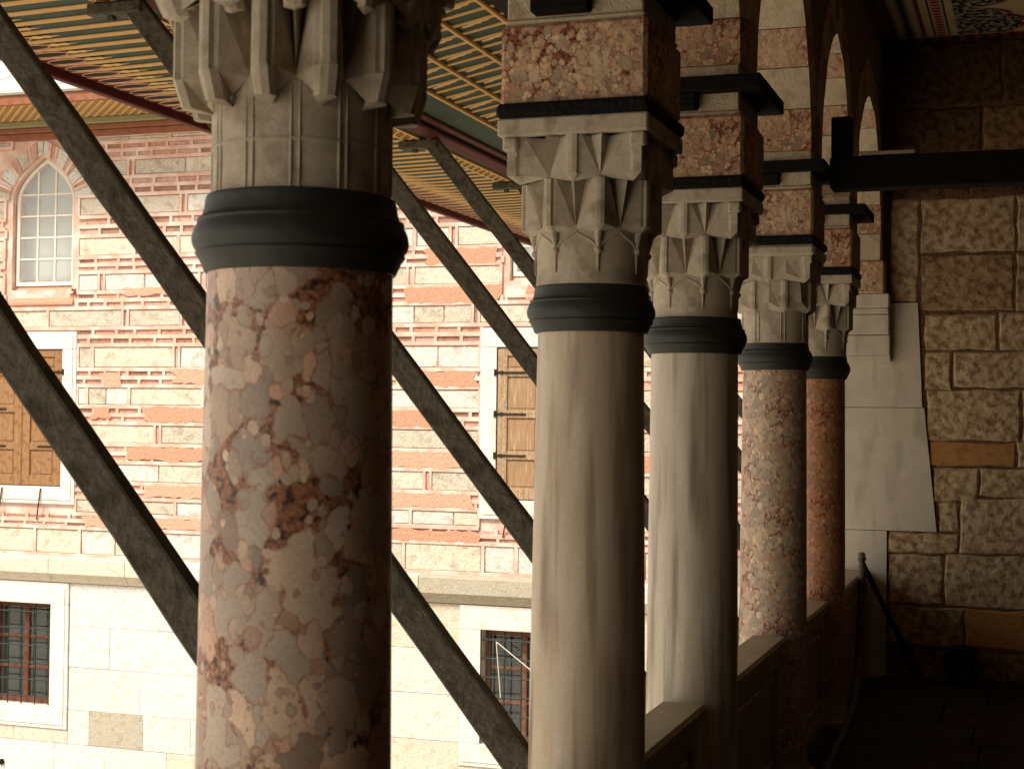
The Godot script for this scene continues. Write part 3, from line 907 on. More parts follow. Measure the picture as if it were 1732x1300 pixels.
	var tilt := Basis(Vector3.BACK, atan(slope))
	z = -2.0
	i = 0
	while z > z1 + 0.1:
		part("batten", bmesh, M.batten_ochre, t, Vector3(0, 0, z))
		if z < -5.0 and z > -15.0:
			for k in 4:
				if (i + k) % 2 == 0:
					var x := -3.90 + k * 0.31
					var o := part("flame_ornament", fmesh, M.ornament_ochre, t, Vector3(x, 9.778 + (x + 4.05) * slope, z - 0.035))
					o.basis = tilt.scaled(Vector3(0.72, 1, 1.0))
		z -= 0.178
		i += 1
	for k in 9:
		var x := -4.05 + 0.31 * k + (0.0 if k == 0 else -0.01)
		if x > -1.8: break
		mb = MB.new()
		var y := 9.772 + (x + 4.05) * slope
		mb.bar(Vector3(x, y, z0), Vector3(x, y, z1), 0.030, 0.03, Vector3.UP, 0.006)
		part("soffit_rail", mb, M.batten_ochre, t)

func strut(z: float, label: String, j: int) -> void:
	var t := thing("strut", label, "strut", Vector3(0, 0, z), "diagonal struts under the eave")
	var rng := RandomNumberGenerator.new()
	rng.seed = 50 + j
	var a := Vector3(-1.64, 6.19, 0)
	var b := Vector3(-4.44, 9.61, 0)
	var d := (b - a).normalized()
	var up := Vector3(d.y, -d.x, 0) * -1.0
	# slightly uneven hand-forged bar, in lengths
	var mb := MB.new()
	var rings := []
	for i in 15:
		var u := i / 14.0
		var c := a.lerp(b, u) + up * rng.randf_range(-0.003, 0.003)
		var w := 0.058 + rng.randf_range(-0.003, 0.003)
		var h := 0.032
		var q := []
		for e in [[-1, -0.86], [-0.86, -1], [0.86, -1], [1, -0.86], [1, 0.86], [0.86, 1], [-0.86, 1], [-1, 0.86]]:
			q.append(c + up * w * e[0] + Vector3(0, 0, h * e[1]))
		rings.append(q)
	for i in 14:
		var cen: Vector3 = a.lerp(b, (i + 0.5) / 14.0)
		for k in 8:
			var m := (k + 1) % 8
			mb.out_tri(rings[i][k], rings[i][m], rings[i + 1][m], cen)
			mb.out_tri(rings[i][k], rings[i + 1][m], rings[i + 1][k], cen)
	part("bar", mb, M.strut_paint, t)
	mb = MB.new()
	mb.box(Vector3(-4.70, 9.565, -0.055), Vector3(-4.38, 9.628, 0.055), 0.008)
	mb.box(Vector3(-4.60, 9.54, -0.02), Vector3(-4.56, 9.564, 0.02), 0.005)
	part("foot_plate", mb, M.strut_paint, t)

# ---------------------------------------------------------------- timbers, hose, pole, bundle
func timbers() -> void:
	var rng := RandomNumberGenerator.new()
	rng.seed = 8
	var lab := ["black tie plank on top of the second column's impost", "black tie plank on the third column's impost, jutting into the gallery", "black tie plank on the fourth column's impost, under the long beam", "black tie plank on the farthest column's impost"]
	for i in 4:
		var z: float = COLS[i + 1]
		var t := thing("tie_plank", lab[i], "timber", Vector3(0, 0, 0), "short black tie planks over the imposts")
		var mb := MB.new()
		var a := 0.31 + rng.randf_range(-0.03, 0.03)
		var end := [-1.12, -1.135, -1.16, -1.13]
		mb.box(Vector3(-1.80, 8.925, z - a), Vector3(end[i], 8.99, z + a), 0.006)
		part("plank", mb, M.black_timber, t)
		mb = MB.new()
		mb.box(Vector3(-1.62, 8.855, z + 0.20), Vector3(-1.42, 8.923, z + a - 0.01), 0.006)
		part("packing_block", mb, M.black_timber, t)
	var t := thing("tie_beam", "long black tie beam crossing the gallery at head of the fourth column", "beam", Vector3(0, 0, COLS[3]))
	var mb := MB.new()
	mb.box(Vector3(-1.158, 8.845, -0.085), Vector3(2.3, 9.03, 0.085), 0.01)
	part("beam", mb, M.black_timber, t)
	mb = MB.new()
	mb.box(Vector3(-1.155, 9.032, -0.05), Vector3(-1.04, 9.27, 0.05), 0.008)
	part("stub_post", mb, M.black_timber, t)
	var b := thing("pale_batten", "thin pale board lying on the long black tie beam", "board", Vector3(0, 0, COLS[3]))
	mb = MB.new()
	mb.box(Vector3(-0.99, 9.034, 0.02), Vector3(-0.68, 9.056, 0.075), 0.003)
	part("board", mb, M.pale_board, b)

	var h := thing("hose", "dark ribbed hose hung over the last balustrade post and trailing along the floor", "hose")
	mb = MB.new()
	var pts := [Vector3(-1.345, 6.44, -12.55), Vector3(-1.335, 6.39, -12.50), Vector3(-1.335, 6.2, -12.49), Vector3(-1.34, 5.95, -12.45), Vector3(-1.34, 5.72, -12.35), Vector3(-1.32, 5.55, -12.1), Vector3(-1.29, 5.45, -11.6), Vector3(-1.26, 5.43, -11.0), Vector3(-1.23, 5.43, -10.3), Vector3(-1.21, 5.43, -9.6), Vector3(-1.17, 5.43, -8.8), Vector3(-1.10, 5.43, -8.0)]
	var cv := Curve3D.new()
	for i in pts.size():
		var d: Vector3 = (pts[mini(i + 1, pts.size() - 1)] - pts[maxi(i - 1, 0)]) * 0.17
		cv.add_point(pts[i], -d, d)
	var path := []
	for i in 90: path.append(cv.sample_baked(cv.get_baked_length() * i / 89.0, true))
	mb.tube(path, 0.030, 10)
	part("hose_line", mb, M.hose_rubber, h)
	mb = MB.new()
	for i in range(1, 88):
		var rr := []
		var d: Vector3 = (path[i + 1] - path[i - 1]).normalized()
		mb.tube([path[i] - d * 0.006, path[i] + d * 0.006], 0.0335, 10)
	part("hose_ribs", mb, M.hose_rubber, h)

	var p := thing("leaning_pole", "black pole with a thicker lower end leaning against the end wall", "pole")
	mb = MB.new()
	mb.tube([Vector3(-1.365, 6.41, -12.62), Vector3(-1.06, 5.70, -12.95)], 0.022, 10)
	part("handle", mb, M.black_timber, p)
	mb = MB.new()
	mb.tube([Vector3(-1.075, 5.735, -12.933), Vector3(-1.06, 5.70, -12.95), Vector3(-0.94, 5.425, -13.03)], 0.032, 10, 0.036)
	part("lower_sleeve", mb, M.black_timber, p)

	var c := thing("hose_coil", "small black coiled bundle on the floor against the end wall", "coil", Vector3(-0.595, FLOOR, -12.98))
	for i in 5:
		mb = MB.new()
		var ring := []
		for k in 25:
			var an := TAU * k / 24
			var sq := 0.112 + 0.004 * (i % 3)
			var cs := cos(an); var sn := sin(an)
			ring.append(Vector3(sq * signf(cs) * pow(absf(cs), 0.65), 0.158 + (sq + 0.018) * signf(sn) * pow(absf(sn), 0.65), -0.055 + i * 0.027 + 0.01 * sin(an * 2.0 + i)))
		mb.tube(ring, 0.016, 8)
		part("loop", mb, M.black_rubber, c)
	mb = MB.new()
	mb.box(Vector3(-0.09, 0.03, -0.06), Vector3(0.09, 0.24, 0.03), 0.02)
	part("core", mb, M.black_rubber, c)

	var g := thing("dried_stems", "dry grass stems caught at the rail beside the third column", "stems", Vector3(-1.33, FLOOR, -6.60))
	var rg := RandomNumberGenerator.new()
	rg.seed = 31
	for i in 7:
		mb = MB.new()
		var p0 := Vector3(0.0 + i * 0.006, 0.0, rg.randf_range(-0.03, 0.03))
		var p2 := Vector3(rg.randf_range(-0.03, 0.06), rg.randf_range(0.5, 0.86), rg.randf_range(-0.02, 0.12))
		var p1 := p0.lerp(p2, 0.55) + Vector3(rg.randf_range(0.0, 0.06), 0.05, 0.02)
		mb.tube([p0, p0.lerp(p1, 0.5) + Vector3(0.008, 0, 0), p1, p1.lerp(p2, 0.6) + Vector3(0, 0.03, 0.01), p2], 0.0030, 5, 0.0016)
		part("stem", mb, M.limestone_voussoir, g)
# ---------------------------------------------------------------- building across the courtyard
const ROWS := [[12.12, 12.215], [11.52, 11.81], [10.86, 11.19], [10.17, 10.50], [9.57, 9.88], [8.96, 9.27], [8.26, 8.64], [7.63, 7.95], [6.99, 7.32], [6.34, 6.66], [5.80, 6.05], [5.09, 5.53]]
# joints seen in the photograph: x and kind (0 thin, 1 rib, 2 rib with upright brick)
const JOINTS := [[[-13.82, 1]], [[-14.57, 2], [-13.52, 0]], [[-15.01, 1], [-13.54, 2]], [[-14.42, 2], [-8.7, 2]], [[-15.11, 2], [-9.42, 2]], [[-16.18, 1], [-14.63, 2], [-9.35, 0], [-8.84, 0], [-8.31, 2]], [[-15.26, 1], [-13.63, 2]], [[-15.36, 1], [-14.99, 0], [-14.53, 1], [-13.12, 1], [-9.21, 2]], [[-13.97, 2]], [[-13.94, 0], [-9.09, 2]], [[-13.61, 1], [-9.37, 1], [-8.64, 0], [-8.27, 1]], [[-16.36, 1], [-15.46, 1], [-14.79, 1], [-9.48, 1], [-8.15, 1], [-7.6, 1]]]
const PATCHES := [[-14.68, -13.57, 9.50, 9.62], [-15.72, -15.56, 9.52, 9.62], [-15.08, -14.65, 7.97, 8.20], [-13.71, -12.7, 8.01, 8.25], [-15.29, -14.93, 7.41, 7.61], [-14.25, -12.8, 7.36, 7.62], [-14.59, -12.5, 6.72, 6.95], [-14.26, -12.6, 6.11, 6.31], [-15.37, -12.4, 5.58, 5.76], [-9.22, -7.95, 9.90, 10.15], [-9.50, -7.92, 9.29, 9.55], [-9.36, -8.26, 7.97, 8.22], [-10.2, -8.66, 7.35, 7.60], [-10.1, -8.57, 6.70, 6.96], [-10.3, -8.31, 6.09, 6.30], [-10.2, -8.23, 5.56, 5.74], [-7.5, -5.2, 9.3, 9.54], [-5.6, -4.2, 7.36, 7.6], [-5.9, -4.4, 6.7, 6.95]]
const WX0 := -20.0
const WX1 := -3.2
const ARCHED := [-16.335, -7.15]
const SHUT := [-16.65, -7.135]
const BARRED := [-16.63, -7.52]
# stretches of x that are free of windows between two heights
func free_runs(y0: float, y1: float) -> Array:
	var cut := []
	for c in SHUT:
		if y1 > 5.94 and y0 < 8.90: cut.append([c - 1.085, c + 1.085])
	for c in BARRED:
		if y1 > 2.12 and y0 < 4.61: cut.append([c - 1.0, c + 1.0])
	for c in ARCHED:
		if y1 > 9.30 and y0 < 12.26:
			var h := 0.74
			if y0 > 11.05: h = 1.10
			if y0 > 11.45: h = 0.97
			if y0 > 11.95: h = 0.62
			cut.append([c - h, c + h])
	cut.sort()
	var res := []
	var x := WX0
	for k in cut:
		if k[0] > x: res.append([x, k[0]])
		x = maxf(x, k[1])
	if x < WX1: res.append([x, WX1])
	return res
func facade() -> void:
	var rng := RandomNumberGenerator.new()
	rng.seed = 2024
	var t := thing("courtyard_building", "banded brick and pale stone building across the courtyard with shuttered and barred windows", "building", Vector3(0, 0, FZ))
	# backing wall with real openings
	var mb := MB.new()
	var holes := []
	for c in SHUT: holes.append([c - 0.80, c + 0.80, 6.24, 8.60])
	for c in BARRED: holes.append([c - 0.64, c + 0.64, 2.48, 4.23])
	for c in ARCHED: holes.append([c - 0.62, c + 0.62, 9.62, 11.95])
	var ys := [0.0, 13.3]
	for h in holes: ys.append_array([h[2], h[3]])
	ys.sort()
	for i in ys.size() - 1:
		if ys[i + 1] - ys[i] < 0.001: continue
		var x := WX0
		var cut := []
		for h in holes:
			if h[2] < ys[i] + 0.001 and h[3] > ys[i + 1] - 0.001: cut.append(h)
		cut.sort_custom(func(p, q): return p[0] < q[0])
		for h in cut:
			mb.box(Vector3(x, ys[i], -0.45), Vector3(h[0], ys[i + 1], -0.03))
			x = h[1]
		mb.box(Vector3(x, ys[i], -0.45), Vector3(WX1, ys[i + 1], -0.03))
	part("wall", mb, M.pink_mortar, t)
	# pointed heads of the arched openings
	for c in ARCHED:
		mb = MB.new()
		var a := arch_outline(0.625, 0.745, 11.1, 11.18, 8)
		for i in a.size() - 1:
			var p := a[i]; var q := a[i + 1]
			if p.y < 11.17 or q.y < 11.17: continue
			mb.slab(PackedVector2Array([Vector2(c + p.x, p.y), Vector2(c + q.x, q.y), Vector2(c + q.x, 11.96), Vector2(c + p.x, 11.96)]), -0.44, -0.032)
		part("arch_head", mb, M.pink_mortar, t)
	# brick-and-stone courses with raised pink joints
	var ribs := MB.new()
	var bricks := []
	for r in ROWS.size():
		var y0: float = ROWS[r][0]
		var y1: float = ROWS[r][1]
		for run in free_runs(y0, y1):
			var js := []
			for j in JOINTS[r]:
				if j[0] > run[0] + 0.2 and j[0] < run[1] - 0.2: js.append(j)
			# fill long gaps that the photograph does not show
			var full := []
			var x: float = run[0]
			js.append([run[1], -1])
			for j in js:
				while j[0] - x > 1.75 and not (x > -15.7 and j[0] < -13.0) and not (x > -9.6 and j[0] < -8.1):
					x += rng.randf_range(0.65, 1.35)
					if j[0] - x > 0.35: full.append([x, rng.randi_range(0, 2)])
				full.append(j)
				x = j[0]
			x = run[0] + 0.03
			for j in full:
				var hw: float = [0.006, 0.03, 0.075, 0.03][j[1]] if j[1] >= 0 else 0.03
				var e: float = j[0] - hw
				if e - x > 0.06:
					mb = MB.new()
					mb.stone(x + 0.004, e - 0.004, y0 + 0.022, y1 - 0.022, -0.032, rng.randf_range(-0.010, 0.0), 0.008, 0.006, rng)
					part("stone", mb, [M.facade_stone, M.facade_stone_b, M.facade_stone_c][rng.randi() % 3], t)
				if j[1] == 1:
					ribs.box(Vector3(j[0] - 0.028, y0, -0.032), Vector3(j[0] + 0.028, y1, 0.013), 0.004)
				elif j[1] == 2:
					for s in [-1.0, 1.0]:
						ribs.box(Vector3(j[0] + s * 0.052 - 0.022, y0, -0.032), Vector3(j[0] + s * 0.052 + 0.022, y1, 0.013), 0.004)
					bricks.append([j[0] - 0.024, j[0] + 0.024, y0 + 0.03, y1 - 0.03])
				x = j[0] + hw
			ribs.box(Vector3(run[0], y0 - 0.048, -0.032), Vector3(run[1], y0 + 0.016, 0.016), 0.005)
			ribs.box(Vector3(run[0], y1 - 0.016, -0.032), Vector3(run[1], y1 + 0.048, 0.016), 0.005)
			for s in [run[0] + 0.012, run[1] - 0.012]:
				ribs.box(Vector3(s - 0.022, y0, -0.032), Vector3(s + 0.022, y1, 0.0145), 0.004)
		# two brick courses under this stone course
		if r == ROWS.size() - 1: continue
		var b1: float = y0 - 0.026
		var b0: float = ROWS[r + 1][1] + 0.026
		var mid := (b0 + b1) * 0.5
		for run in free_runs(b0, b1):
			ribs.box(Vector3(run[0], mid - 0.034, -0.032), Vector3(run[1], mid + 0.034, 0.012), 0.004)
			for c in 2:
				var lo := b0 + 0.022 if c == 0 else mid + 0.034
				var hi := mid - 0.034 if c == 0 else b1 - 0.022
				var x: float = run[0] + rng.randf_range(-0.25, 0.0)
				while x < run[1]:
					var w := rng.randf_range(0.22, 0.46)
					var a := maxf(x, run[0] + 0.02)
					var b := minf(x + w, run[1] - 0.02)
					if b - a > 0.07:
						bricks.append([a, b, lo, hi])
						ribs.box(Vector3(b, lo - 0.022, -0.032), Vector3(b + 0.055, hi + 0.022, 0.009), 0.003)
					x += w + 0.055
	part("mortar_joints", ribs, M.pink_mortar, t).set_meta("kind", "stuff")
	# bricks sit back between the joints; the ones in clear view first
	var seen := func(q): return (0 if (q[0] > -15.8 and q[1] < -12.9) or (q[0] > -9.9 and q[1] < -7.2) else 1)
	bricks.sort_custom(func(p, q): return seen.call(p) < seen.call(q))
	var rest := MB.new()
	for i in bricks.size():
		var q = bricks[i]
		if i < 290:
			mb = MB.new()
			mb.stone(q[0], q[1], q[2], q[3], -0.032, rng.randf_range(-0.024, -0.008), 0.004, 0.004, rng)
			part("brick", mb, [M.brick, M.brick_b, M.brick_c, M.brick_b][rng.randi() % 4], t)
		else:
			rest.stone(q[0], q[1], q[2], q[3], -0.032, rng.randf_range(-0.024, -0.008), 0.004, 0.004, rng)
	part("further_bricks", rest, M.brick, t).set_meta("kind", "stuff")
	# plaster smeared over some of the brick bands
	for q in PATCHES:
		mb = MB.new()
		var poly := PackedVector2Array()
		var k := maxi(4, int((q[1] - q[0]) / 0.09))
		for i in k + 1: poly.append(Vector2(lerpf(q[0], q[1], float(i) / k) + (rng.randf_range(-0.07, 0.07) if i == 0 or i == k else 0.0), q[2] + rng.randf_range(-0.02, 0.025)))
		poly.append(Vector2(q[1] + rng.randf_range(-0.10, 0.05), (q[2] + q[3]) * 0.5))
		for i in k + 1: poly.append(Vector2(lerpf(q[1], q[0], float(i) / k) + (rng.randf_range(-0.07, 0.07) if i == 0 or i == k else 0.0), q[3] + rng.randf_range(-0.025, 0.02)))
		poly.append(Vector2(q[0] + rng.randf_range(-0.05, 0.12), (q[2] + q[3]) * 0.5))
		mb.slab(poly, -0.03, rng.randf_range(0.018, 0.023))
		part("plaster_patch", mb, M.orange_plaster if rng.randf() < 0.6 else M.pale_plaster, t)
	# ledge of long stones
	var x := WX0
	for e in [-18.6, -17.2, -15.95, -14.45, -13.65, -12.3, -10.9, -9.15, -6.9, -5.2, WX1]:
		mb = MB.new()
		var lp := PackedVector2Array([Vector2(-0.03, 4.60), Vector2(0.05, 4.62), Vector2(0.10, 4.70), Vector2(0.17, 4.765), Vector2(0.185, 4.775), Vector2(0.185, 5.01), Vector2(0.17, 5.03), Vector2(-0.03, 5.065)])
		mb.slab(lp, x + 0.006, e - 0.006)
		mb.apply(Transform3D(Basis(Vector3(0, 0, 1), Vector3(0, 1, 0), Vector3(1, 0, 0)), Vector3.ZERO))
		# the swap of x and z mirrors: turn the faces round again
		for i in range(0, mb.v.size(), 3):
			var s := mb.v[i + 1]; mb.v[i + 1] = mb.v[i + 2]; mb.v[i + 2] = s
		part("ledge_stone", mb, M.facade_ashlar_grey if e == -6.9 else [M.facade_ashlar, M.facade_ashlar_b][rng.randi() % 2], t)
		x = e
	# smooth ashlar below
	var rows := [4.60, 3.88, 3.18, 2.46, 1.88, 1.25, 0.62, 0.0]
	var seen_j := [[-13.92], [-14.83, -13.0], [-14.23], [-15.21, -14.16, -13.25], [-15.9, -14.9, -13.7], [], []]
	for i in 7:
		for run in free_runs(rows[i + 1], rows[i]):
			var js := []
			for j in seen_j[i]:
				if j > run[0] + 0.2 and j < run[1] - 0.2: js.append(j)
			js.append(run[1])
			var a: float = run[0]
			for j in js:
				while j - a > 2.0:
					var b := a + rng.randf_range(0.75, 1.6)
					mb = MB.new()
					mb.stone(a + 0.003, b - 0.003, rows[i + 1] + 0.003, rows[i] - 0.003, -0.032, rng.randf_range(-0.004, 0.006), 0.004, 0.003, rng)
					part("ashlar_block", mb, [M.facade_ashlar, M.facade_ashlar_b, M.facade_ashlar_c][rng.randi() % 3], t)
					a = b
				mb = MB.new()
				mb.stone(a + 0.003, j - 0.003, rows[i + 1] + 0.003, rows[i] - 0.003, -0.032, rng.randf_range(-0.004, 0.006), 0.004, 0.003, rng)
				part("ashlar_block", mb, M.facade_ashlar_grey if i == 3 and absf(j + 14.16) < 0.01 else [M.facade_ashlar, M.facade_ashlar_b, M.facade_ashlar_c][rng.randi() % 3], t)
				a = j
	for c in BARRED:
		for q in [[c - 1.0, c - 0.1], [c - 0.1, c + 1.0]]:
			mb = MB.new()
			mb.stone(q[0] + 0.003, q[1] - 0.003, 1.883, 2.116, -0.032, 0.002, 0.004, 0.003, rng)
			part("ashlar_block", mb, M.facade_ashlar_b, t)
	mb = MB.new()
	mb.tube([Vector3(-16.95, 1.47, -0.02), Vector3(-16.95, 1.47, 0.035)], 0.05, 16)
	part("drain_hole", mb, M.room_dark, t)
	for c in ARCHED: arched_window(t, c, rng)
	for i in 2: shuttered_window(t, SHUT[i], i == 1)
	for i in 2: barred_window(t, BARRED[i], i == 1)
	facade_eave()

func arched_window(t: Node3D, c: float, rng: RandomNumberGenerator) -> void:
	# radial ring of stones and bricks round the head
	var inner := pointed(0.63, 0.75, 24)
	var sp := 11.18
	for side in [-1.0, 1.0]:
		var k := 0
		var u := 0.0
		var seq := [["s", 3.0], ["b", 1.0], ["b", 1.0], ["b", 1.0], ["s", 3.4], ["b", 1.0], ["b", 1.0], ["b", 1.0], ["s", 3.2], ["b", 1.0], ["b", 1.0], ["b", 1.0], ["s", 1.6]]
		var total := 0.0
		for q in seq: total += q[1]
		for q in seq:
			var i0: float = u / total * 24.0
			var i1: float = (u + q[1]) / total * 24.0 - 0.16
			u += q[1]
			var pts := PackedVector2Array()
			for f in [i0, i1]:
				var b := clampi(int(f), 0, 23)
				var p: Vector2 = inner[b].lerp(inner[b + 1], f - b)
				var nrm: Vector2 = (inner[b + 1] - inner[b]).orthogonal().normalized()
				if nrm.dot(p) < 0.0: nrm = -nrm
				# fan outwards evenly, so that the crown closes
				nrm = nrm.lerp(Vector2(0, 1), pow(f / 24.0, 2.0)).normalized()
				var lo: Vector2 = p + nrm * 0.05
				var hi: Vector2 = p + nrm * (0.37 - 0.07 * f / 24.0)
				if f == i0: pts.append(lo); pts.append(hi)
				else: pts.append(hi); pts.append(lo)
			var poly := PackedVector2Array()
			for p in pts: poly.append(Vector2(c + side * p.x, minf(sp + p.y, 12.20)))
			var mb := MB.new()
			mb.slab(poly, -0.032, rng.randf_range(-0.008, 0.006) if q[0] == "s" else rng.randf_range(-0.002, 0.016))
			part("arch_stone" if q[0] == "s" else "arch_brick", mb, ([M.facade_stone, M.facade_stone_b][rng.randi() % 2]) if q[0] == "s" else [M.brick, M.pink_mortar, M.brick_b][rng.randi() % 3], t)
	var w := part("arched_window", MB.new_frame(0.60, 0.725, 0.535, 0.655, 9.70, 9.77, 11.18, -0.20, -0.12), M.white_paint, t, Vector3(c, 0, 0))
	# sloping sill
	var mb := MB.new()
	mb.slab(PackedVector2Array([Vector2(-0.20, 9.36), Vector2(0.02, 9.36), Vector2(0.02, 9.40), Vector2(-0.16, 9.70), Vector2(-0.20, 9.70)]), -0.66, 0.66)
	mb.apply(Transform3D(Basis(Vector3(0, 0, 1), Vector3(0, 1, 0), Vector3(-1, 0, 0)), Vector3.ZERO))
	part("sill", mb, M.orange_plaster if c < -10 else M.pink_mortar, w)
	var ins := arch_outline(0.535, 0.655, 9.77, 11.18, 8)
	for x in [-0.178, 0.178]:
		mb = MB.new()
		mb.box(Vector3(x - 0.016, 9.76, -0.175), Vector3(x + 0.016, 11.69, -0.135), 0.004)
		part("glazing_bar", mb, M.white_paint, w)
	for y in [10.165, 10.54, 10.915, 11.29]:
		mb = MB.new()
		mb.box(Vector3(-0.535, y - 0.015, -0.172), Vector3(0.535, y + 0.015, -0.138), 0.004)
		part("glazing_bar", mb, M.white_paint, w)
	for i in 3:
		for k in 5:
			var y0: float = 9.79 + k * 0.375
			var r := PackedVector2Array([Vector2(-0.535 + i * 0.357, y0), Vector2(-0.178 + i * 0.357, y0), Vector2(-0.178 + i * 0.357, y0 + 0.375 if k < 4 else 11.9), Vector2(-0.535 + i * 0.357, y0 + 0.375 if k < 4 else 11.9)])
			for q in Geometry2D.intersect_polygons(r, ins):
				mb = MB.new()
				mb.slab(q, -0.158 + rng.randf_range(-0.003, 0.003), -0.154)
				part("pane", mb, M.glass_pale, w)
	mb = MB.new()
	mb.box(Vector3(-0.66, 9.6, -0.44), Vector3(0.66, 12.0, -0.42))
	part("curtain", mb, M.curtain, w)

func marble_frame(w: Node3D, x: float, inner: float, outer: float, y0: float, y1: float, o0: float, o1: float) -> void:
	# stepped surround: jambs, lintel and sill butt against one another
	for s in [[0.0, 0.028], [0.055, 0.044]]:
		var a: float = inner + s[0] * 0.0
		var mb := MB.new()
		var d: float = s[0]
		var zf: float = s[1]
		if d > 0.0:
			a = inner
		var oo: float = outer - d * 1.2
		mb.box(Vector3(x - oo, y0, -0.03), Vector3(x - a, y1, zf), 0.006)
		part("jamb", mb, M.facade_marble, w)
		mb = MB.new()
		mb.box(Vector3(x + a, y0, -0.03), Vector3(x + oo, y1, zf), 0.006)
		part("jamb", mb, M.facade_marble, w)
		mb = MB.new()
		mb.box(Vector3(x - oo, y1 + 0.003, -0.03), Vector3(x + oo, o1 - d * 1.2, zf + 0.004), 0.006)
		part("lintel", mb, M.facade_marble, w)
		mb = MB.new()
		mb.box(Vector3(x - oo, o0 + d * 1.2, -0.03), Vector3(x + oo, y0 - 0.003, zf + 0.004), 0.006)
		part("sill", mb, M.facade_marble, w)
	# reveals
	var mb := MB.new()
	mb.box(Vector3(x - inner - 0.05, y0 - 0.05, -0.42), Vector3(x - inner + 0.004, y1 + 0.05, -0.028))
	mb.box(Vector3(x + inner - 0.004, y0 - 0.05, -0.42), Vector3(x + inner + 0.05, y1 + 0.05, -0.028))
	mb.box(Vector3(x - inner + 0.005, y1 - 0.004, -0.42), Vector3(x + inner - 0.005, y1 + 0.05, -0.029))
	mb.box(Vector3(x - inner + 0.005, y0 - 0.05, -0.42), Vector3(x + inner - 0.005, y0 + 0.004, -0.029))
	part("reveal", mb, M.facade_marble, w)
	mb = MB.new()
	mb.box(Vector3(x - inner - 0.05, y0 - 0.05, -0.47), Vector3(x + inner + 0.05, y1 + 0.05, -0.43))
	part("dark_room", mb, M.room_dark, w)

func shuttered_window(t: Node3D, x: float, worn: bool) -> void:
	var w := Node3D.new()
	w.name = "shuttered_window"
	t.add_child(w, true)
	w.set_meta("label", "weathered grey-brown shutters in marble frame" if worn else "brown panelled shutters in white marble frame")
	marble_frame(w, x, 0.81, 1.08, 6.24, 8.59, 5.94, 8.89)
	var wood: Material = M.weathered_wood if worn else M.shutter_wood
	var pan: Material = M.weathered_panel if worn else M.shutter_wood
	for s in [-1.0, 1.0]:
		var a: float = x - 0.797 if s < 0 else x + 0.004
		var b: float = x - 0.004 if s < 0 else x + 0.797
		var mb := MB.new()
		mb.box(Vector3(a, 6.25, -0.03), Vector3(a + 0.155, 8.58, 0.02), 0.006)
		part("shutter_stile", mb, wood, w)
		mb = MB.new()
		mb.box(Vector3(b - 0.155, 6.25, -0.03), Vector3(b, 8.58, 0.02), 0.006)
		part("shutter_stile", mb, wood, w)
		var ys := [6.25, 6.42, 6.86, 6.98, 7.50, 7.62, 8.14, 8.26, 8.46, 8.58]
		for k in 5:
			mb = MB.new()
			mb.box(Vector3(a + 0.157, ys[k * 2], -0.03), Vector3(b - 0.157, ys[k * 2 + 1], 0.018), 0.006)
			part("shutter_rail", mb, wood, w)
			if k < 4:
				mb = MB.new()
				mb.box(Vector3(a + 0.150, ys[k * 2 + 1] - 0.01, -0.025), Vector3(b - 0.150, ys[k * 2 + 2] + 0.01, -0.012))
				mb.box(Vector3(a + 0.19, ys[k * 2 + 1] + 0.03, -0.012), Vector3(b - 0.19, ys[k * 2 + 2] - 0.03, -0.002), 0.005)
				part("shutter_panel", mb, pan, w)
		for y in [6.92, 7.56, 8.20]:
			mb = MB.new()
			var h: float = x - 0.83 if s < 0 else x + 0.83
			var e: float = h - s * 0.50
			mb.bar(Vector3(h, y, 0.03), Vector3(e, y, 0.03), 0.014, 0.030, Vector3.UP, 0.003)
			mb.tube([Vector3(h, y - 0.05, 0.045), Vector3(h, y + 0.05, 0.045)], 0.022, 8)
			mb.box(Vector3(h - s * 0.10 - 0.025, y - 0.026, 0.021), Vector3(h - s * 0.10 + 0.025, y + 0.026, 0.038), 0.004)
			part("strap_hinge", mb, M.hinge_iron, w)
	for s in ([-0.45, 0.34] if not worn else [-0.68]):
		var mb := MB.new()
		mb.tube([Vector3(x + s + 0.09, 6.20, 0.06), Vector3(x + s + 0.09, 6.14, 0.075), Vector3(x + s + 0.05, 5.9, 0.06), Vector3(x + s, 5.66, 0.035)], 0.011, 6)
		part("stay_hook", mb, M.hinge_iron, w)

